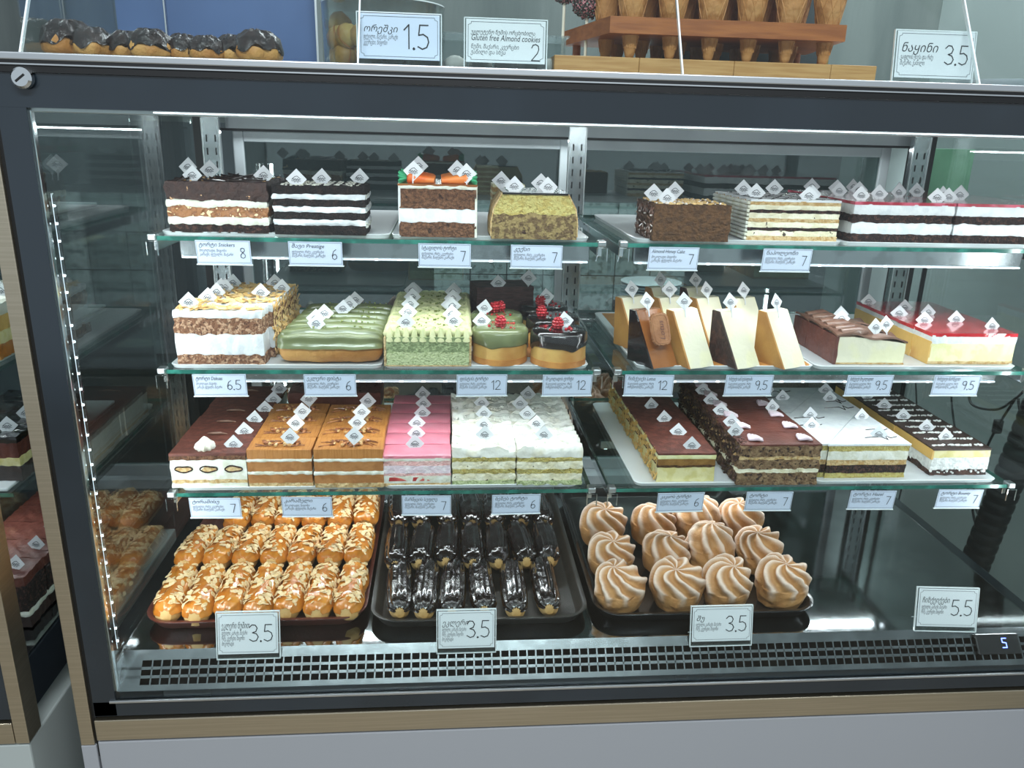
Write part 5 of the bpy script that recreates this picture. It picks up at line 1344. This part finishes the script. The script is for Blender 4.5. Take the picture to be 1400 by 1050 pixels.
# bamboo board, cone rack
bd = thing('bamboo_board', 'thick bamboo board under the cone rack', 'board', (.352, .17, ZC))
for i, (a_, b_) in enumerate(((-.215, -.105), (-.1048, .02), (.0202, .15), (.1502, .212))):
    G().rbox(a_, b_, -.09, .09, 0, .0235, .0012).build('bamboo_block', 'wood', bd, 0)
rk = thing('cone_rack', 'reddish wooden rack holding waffle cones above the bamboo board', 'rack', (.36, .19, ZC+.0237))
zp0, zp1 = .030, .050
V2 = [(-.150, -.09), (.165, -.09), (.195, .10), (-.185, .10)]
V = [(x, y, z) for z in (zp0, zp1) for x, y in V2]
G().add(V, [(3, 2, 1, 0), (4, 5, 6, 7), (0, 1, 5, 4), (1, 2, 6, 5), (2, 3, 7, 6), (3, 0, 4, 7)]).build('plank', 'woodrack', rk, 0)
for x, y in ((-.165, .085), (.175, .085), (.15, -.06)): G().lathe([(0, 0), (.006, 0), (.006, zp0), (0, zp0)], 16).build('leg', 'woodrack', rk, 40).location = (x, y, 0)
def cone():
    root = thing('waffle_cone', 'x', 'cone')
    g = G().lathe([(0, 0), (.0045, .001), (.0065, .006), (.030, .135), (.0285, .136), (.005, .010), (0, .009)], 32); g.build('cone_body', 'waffle', root, 60)
    g = G()
    for s in (-1, 1):
        for q in range(9):
            P = []
            for t in np.linspace(0.06, 1, 14):
                r = .0068+(.030-.0068)*t; a_ = 2*PI*q/9+s*t*2.2; P.append((r*math.cos(a_), r*math.sin(a_), .006+.129*t))
            g.tube(P, .0007, 4)
    g.build('waffle_ridges', 'waffle', root, 60)['kind'] = 'stuff'
    return root
c0 = cone(); k = 0   # tips in the board, bodies through the plank
for rw, (y, xs2, rn) in enumerate(((.125, [.243, .297, .350, .403, .456, .509], 'front'), (.185, [.222, .272, .325, .378, .432, .486], 'second'), (.245, [.25, .31, .37, .43, .49], 'rear'))):
    for i, x in enumerate(xs2):
        o = c0 if k == 0 else clone(c0); k += 1
        o.location = (x, y, ZC+.0245); o.rotation_euler = (0, 0, i*.7)
        tag(o, 'waffle cone in the %s row of the wooden rack, %s from the left' % (rn, nm7[i]), 'cone', 'waffle cones in the rack')
for i, (x, y, z, r, lab) in enumerate(((.168, .235, .105, .024, 'sprinkle-covered cake pop at the left end of the rack, upper one'), (.196, .200, .080, .022, 'sprinkle-covered cake pop at the left end of the rack, lower one'))):
    t = thing('cake_pop', lab, 'cake pop', (x, y, ZC+.0240), 0, 'sprinkle-covered cake pops')
    G().tube([(0, 0, 0), (0, 0, z)], .0022, 10).build('stick', 'stick', t, 60)
    o = G().lathe([(r*math.sin(q*PI/12)+.0001, z-r*math.cos(q*PI/12)) for q in range(13)], 28).build('ball', 'sprinkles', t, 80)
    pts = []
    for q in range(160):
        v = Vector((rng.gauss(0, 1), rng.gauss(0, 1), rng.gauss(0, 1))).normalized()*r; pts.append((v.x, v.y, z+v.z))
    scatter('sprinkle', 'sprinkles', lump_shape(.0016, 2, .8, .8), pts, t, rng, .7, 1.2, 3)
    
pl = thing('plate', 'white plate edge at the far right end of the counter', 'plate', (.775, .13, ZC))
G().lathe([(0, 0), (.04, 0), (.072, .010), (.075, .0125), (.071, .012), (.04, .003), (0, .003)], 48).build('dish', 'card', pl, 60)
bf = thing('framed_board', 'dark board with thin gold frame behind the waffle cones', 'board', (.43, .33, ZC))
G().box(-.10, .175, 0, .008, .0, .25).build('panel', 'walldark', bf, 0)
g = G(); g.rbox(.174, .181, -.003, .010, 0, .25, .001); g.rbox(-.107, -.10, -.003, .010, 0, .25, .001); g.build('frame', 'gold', bf, 0)

# ================================================================== neighbouring case at the left
nc = thing('neighbour_case', 'second glass cake case standing close to the left of the large one', 'display case', (0, 0, 0))
XN = -.602
G().rbox(XN-.019, XN, -.006, .03, .634, 1.5555, .001).build('corner_post', 'champagne', nc, 0)
G().rbox(-1.6, XN-.02, -.006, .02, .634, .669, .001).build('steel_strip', 'champagne', nc, 0)
G().box(-1.6, XN-.020, -.001, .004, .673, .71).build('frame_rail', 'slate', nc, 0)
G().box(-1.6, XN-.020, -.001, .004, 1.511, 1.555).build('header_panel', 'slate', nc, 0)
G().box(XN-.045, XN-.020, -.001, .004, .71, 1.511).build('frame_stile', 'slate', nc, 0)
G().box(XN-.004, XN-.001, .03, .66, .672, .752).build('side_frame', 'slate_dark', nc, 0)
G().box(XN-.004, XN-.001, .03, .66, .752, 1.511).build('side_glass', 'glass_front', nc, 0)
G().box(XN-.004, XN-.001, .03, .66, 1.511, 1.555).build('side_frame', 'slate', nc, 0)
G().box(-1.6, XN-.005, .03, .66, ZD-.006, ZD).build('deck_panel', 'steel_deck', nc, 0)
G().rbox(-1.6, XN-.003, -.002, .66, .02, .629, .003).build('body_panel', 'bodyside', nc, 0)
G().box(-1.6, XN-.006, .66, .67, .63, 1.555).build('rear_panel', 'walldark', nc, 0)
for k in range(3):
    t = thing('glass_shelf', '%s glass shelf of the neighbouring case at the left' % names[k], 'shelf', (-.95, YS[k], ZS[k]-.006))
    g = G(); g.box(-.30, .32, 0, .42, 0, .006); g.build('pane', 'glass_shelf', t, 0)
    G().box(-.30, .32, -.0006, .0002, 0, .006).build('pane_edge', 'glass_edge', t, 0)
    tt = G().rbox(-.15, .15, 0, .40, 0, .0055, .002).build('white_tray', 'tray_white', None, 0); tt.location = (-.79, YS[k]+.004, ZS[k]+.0004); tag(tt, 'white tray on the %s shelf of the neighbouring case' % names[k], 'tray')
def ncake(x, y, z, w, d, h, lays, n, lab, grp, nt=1):
    a = cakeroot(); layers_on(a, w, d, h, lays, int(abs(x*1000)))
    out = row(a, n, x, y, d, z, lab, grp, toppers=[[(w*.3, 0, h)]]*n)
    return out
ncake(-.70, YS[0]+.02, ZS[0]+.0063, .12, .05, .062, [('sponge_layer', 1, 'crumb_dark', 0, .9, 1), ('cream_layer', 1, 'cream', .8, .6, 1)]*2, 4, '%s slice of the dark cake on the top shelf of the neighbouring case', 'neighbouring dark cream slices')
ncake(-.70, YS[1]+.02, ZS[1]+.0063, .13, .05, .078, [('sponge_layer', 1, 'cheese_top', .2, .9, 1), ('cream_layer', .8, 'cream_custard', .8, .6, 1), ('sponge_layer', 1, 'cheese_gold', .2, .9, 1), ('cream_layer', .8, 'cream', .8, .6, 1)], 4, '%s slice of the golden cake on the middle shelf of the neighbouring case', 'neighbouring golden slices')
ncake(-.69, YS[2]+.03, ZS[2]+.0063, .12, .055, .070, [('sponge_layer', 1.2, 'choc_matte', .2, .9, 1), ('custard_layer', .6, 'cream_custard', .8, .6, 1), ('sponge_layer', 1.2, 'cocoa_brown', .2, .9, 1), ('chocolate_top', .5, 'choc_gloss', .8, .6, 1)], 4, '%s slice of the glossy chocolate cake on the lowest shelf of the neighbouring case', 'neighbouring chocolate slices')
ncake(-.69, .10, ZD+.003, .12, .06, .085, [('sponge_layer', .6, 'choc_matte', .2, .9, 1), ('cream_layer', .3, 'cream', .8, .6, 1), ('sponge_layer', 1.5, 'crumb_dark', .2, .9, 1), ('chocolate_top', .5, 'cocoa_brown', .8, .6, 1)], 5, '%s slice of the tall dark cake at the bottom of the neighbouring case', 'neighbouring tall dark slices')
t = price_label(8, 1, '6', 'ტორტი', L2, 'price label reading 6 at the left edge in the neighbouring case'); t.location = (-.675, YS[1]-.004, ZS[1]-.006)

# ================================================================== behind and beside the cases
tl = struct('trim_1', G().box(-.05, .85, 1.72, 1.75, .85, 1.30), 'walldark')
for i in range(7):
    for j in range(3):
        o = G().rbox(0, .122, 0, .010, 0, .122, .0015).build('tile', 'tile', tl, 0) if (i, j) == (0, 0) else None
        if o is None: o = _t.copy(); COL.objects.link(o)
        else: _t = o
        o.location = (-.04+i*.125, 1.709, .905+j*.125)
kc = struct('trim_2', G().rbox(-1.2, 2.2, 1.15, 1.70, .86, .90, .003), 'steel')
for i in range(9):
    g = G().lathe([(0, 0), (.05, 0), (.09, .006), (.092, .008), (.05, .003), (0, .003)], 40)
    o = g.build('plate', 'card', None, 60) if i == 0 else _p.copy()
    if i == 0: _p = o
    else: COL.objects.link(o)
    o.location = (.62, 1.35, .9005+i*.0085+.10); tag(o, 'plate in the stack standing on the kitchen counter', 'plate', 'stacked plates on the kitchen counter')
o = G().rbox(-.095, .095, -.095, .095, 0, .10, .004).build('plate_box', 'walldark', None, 0); o.location = (.62, 1.35, .9002); tag(o, 'dark box under the stack of plates in the kitchen', 'box')
o = thing('green_sheet', 'x', 'sheet', (1.075, .70, 0)); G().rbox(-.055, .06, -.001, .001, 1.363, 1.487, .0008).build('sheet', 'greensheet', o, 0); G().tube([(0, .006, 0), (0, .006, 1.45)], .005, 10).build('pole', 'rubber', o, 40)
tag(o, 'pale green sheet on a thin pole behind the right end of the case', 'sheet')
# black corrugated hose and cables beside the case
hs = thing('corrugated_hose', 'thick black corrugated hose rising beside the right side of the case', 'hose', (0, 0, 0))
P = []; R_ = []
pa, pb, pc = Vector((1.16, .47, .56)), Vector((1.16, .43, .80)), Vector((1.17, .395, 1.03))
for i in range(110):
    t = i/109; p = pa*(1-t)**2+pb*2*t*(1-t)+pc*t*t; P.append(p); R_.append(.029+(.0012 if i % 6 < 4 else -.0016))
G().tube(P, R_, 20).build('hose_body', 'rubber', hs, 60)
def cable(pts, r, lab, blk=None):
    cpts = [Vector(p) for p in pts]; out = []
    for i in range(len(cpts)-1):
        p0, p1, p2, p3 = cpts[max(i-1, 0)], cpts[i], cpts[i+1], cpts[min(i+2, len(cpts)-1)]
        for q in range(6):
            t = q/6; out.append(.5*((2*p1)+(-p0+p2)*t+(2*p0-5*p1+4*p2-p3)*t*t+(-p0+3*p1-3*p2+p3)*t**3))
    out.append(cpts[-1])
    if blk:
        t = thing('cable', lab, 'cable'); G().tube(out, r, 8).build('wire', 'rubber', t, 60)
        b = Vector(blk); G().rbox(-.009, .009, -.007, .007, -.016, .016, .003).build('inline_switch', 'rubber', t, 0).location = b
    else:
        o = G().tube(out, r, 8).build('cable', 'rubber', None, 60); tag(o, lab, 'cable')
pxy = lambda px, py, X=1.25: tuple(at(px, py, X=X))
cable([pxy(1325, 520), pxy(1328, 552), pxy(1362, 560), pxy(1388, 545), pxy(1399, 535)], .0028, 'thin black cable looping high beside the right case wall')
cable([pxy(1388, 545), pxy(1364, 583), pxy(1350, 610), pxy(1335, 650), pxy(1330, 700), pxy(1345, 745)], .0028, 'black cable with an inline switch beside the right case wall', pxy(1364, 583))
cable([pxy(1392, 545), pxy(1396, 590), pxy(1388, 640), pxy(1372, 690), pxy(1352, 735)], .0028, 'black cable hanging close to the corrugated hose')
cable([pxy(1252, 520), pxy(1250, 600), (1.25, at(1250, 600, X=1.25)[1], .40), (1.25, .62, .003)], .0022, 'straight black cable behind the middle shelf at right')
cable([pxy(1300, 525), pxy(1302, 560), pxy(1308, 600), pxy(1320, 660), pxy(1345, 720)], .0024, 'black cable sagging behind the coconut-striped cake')
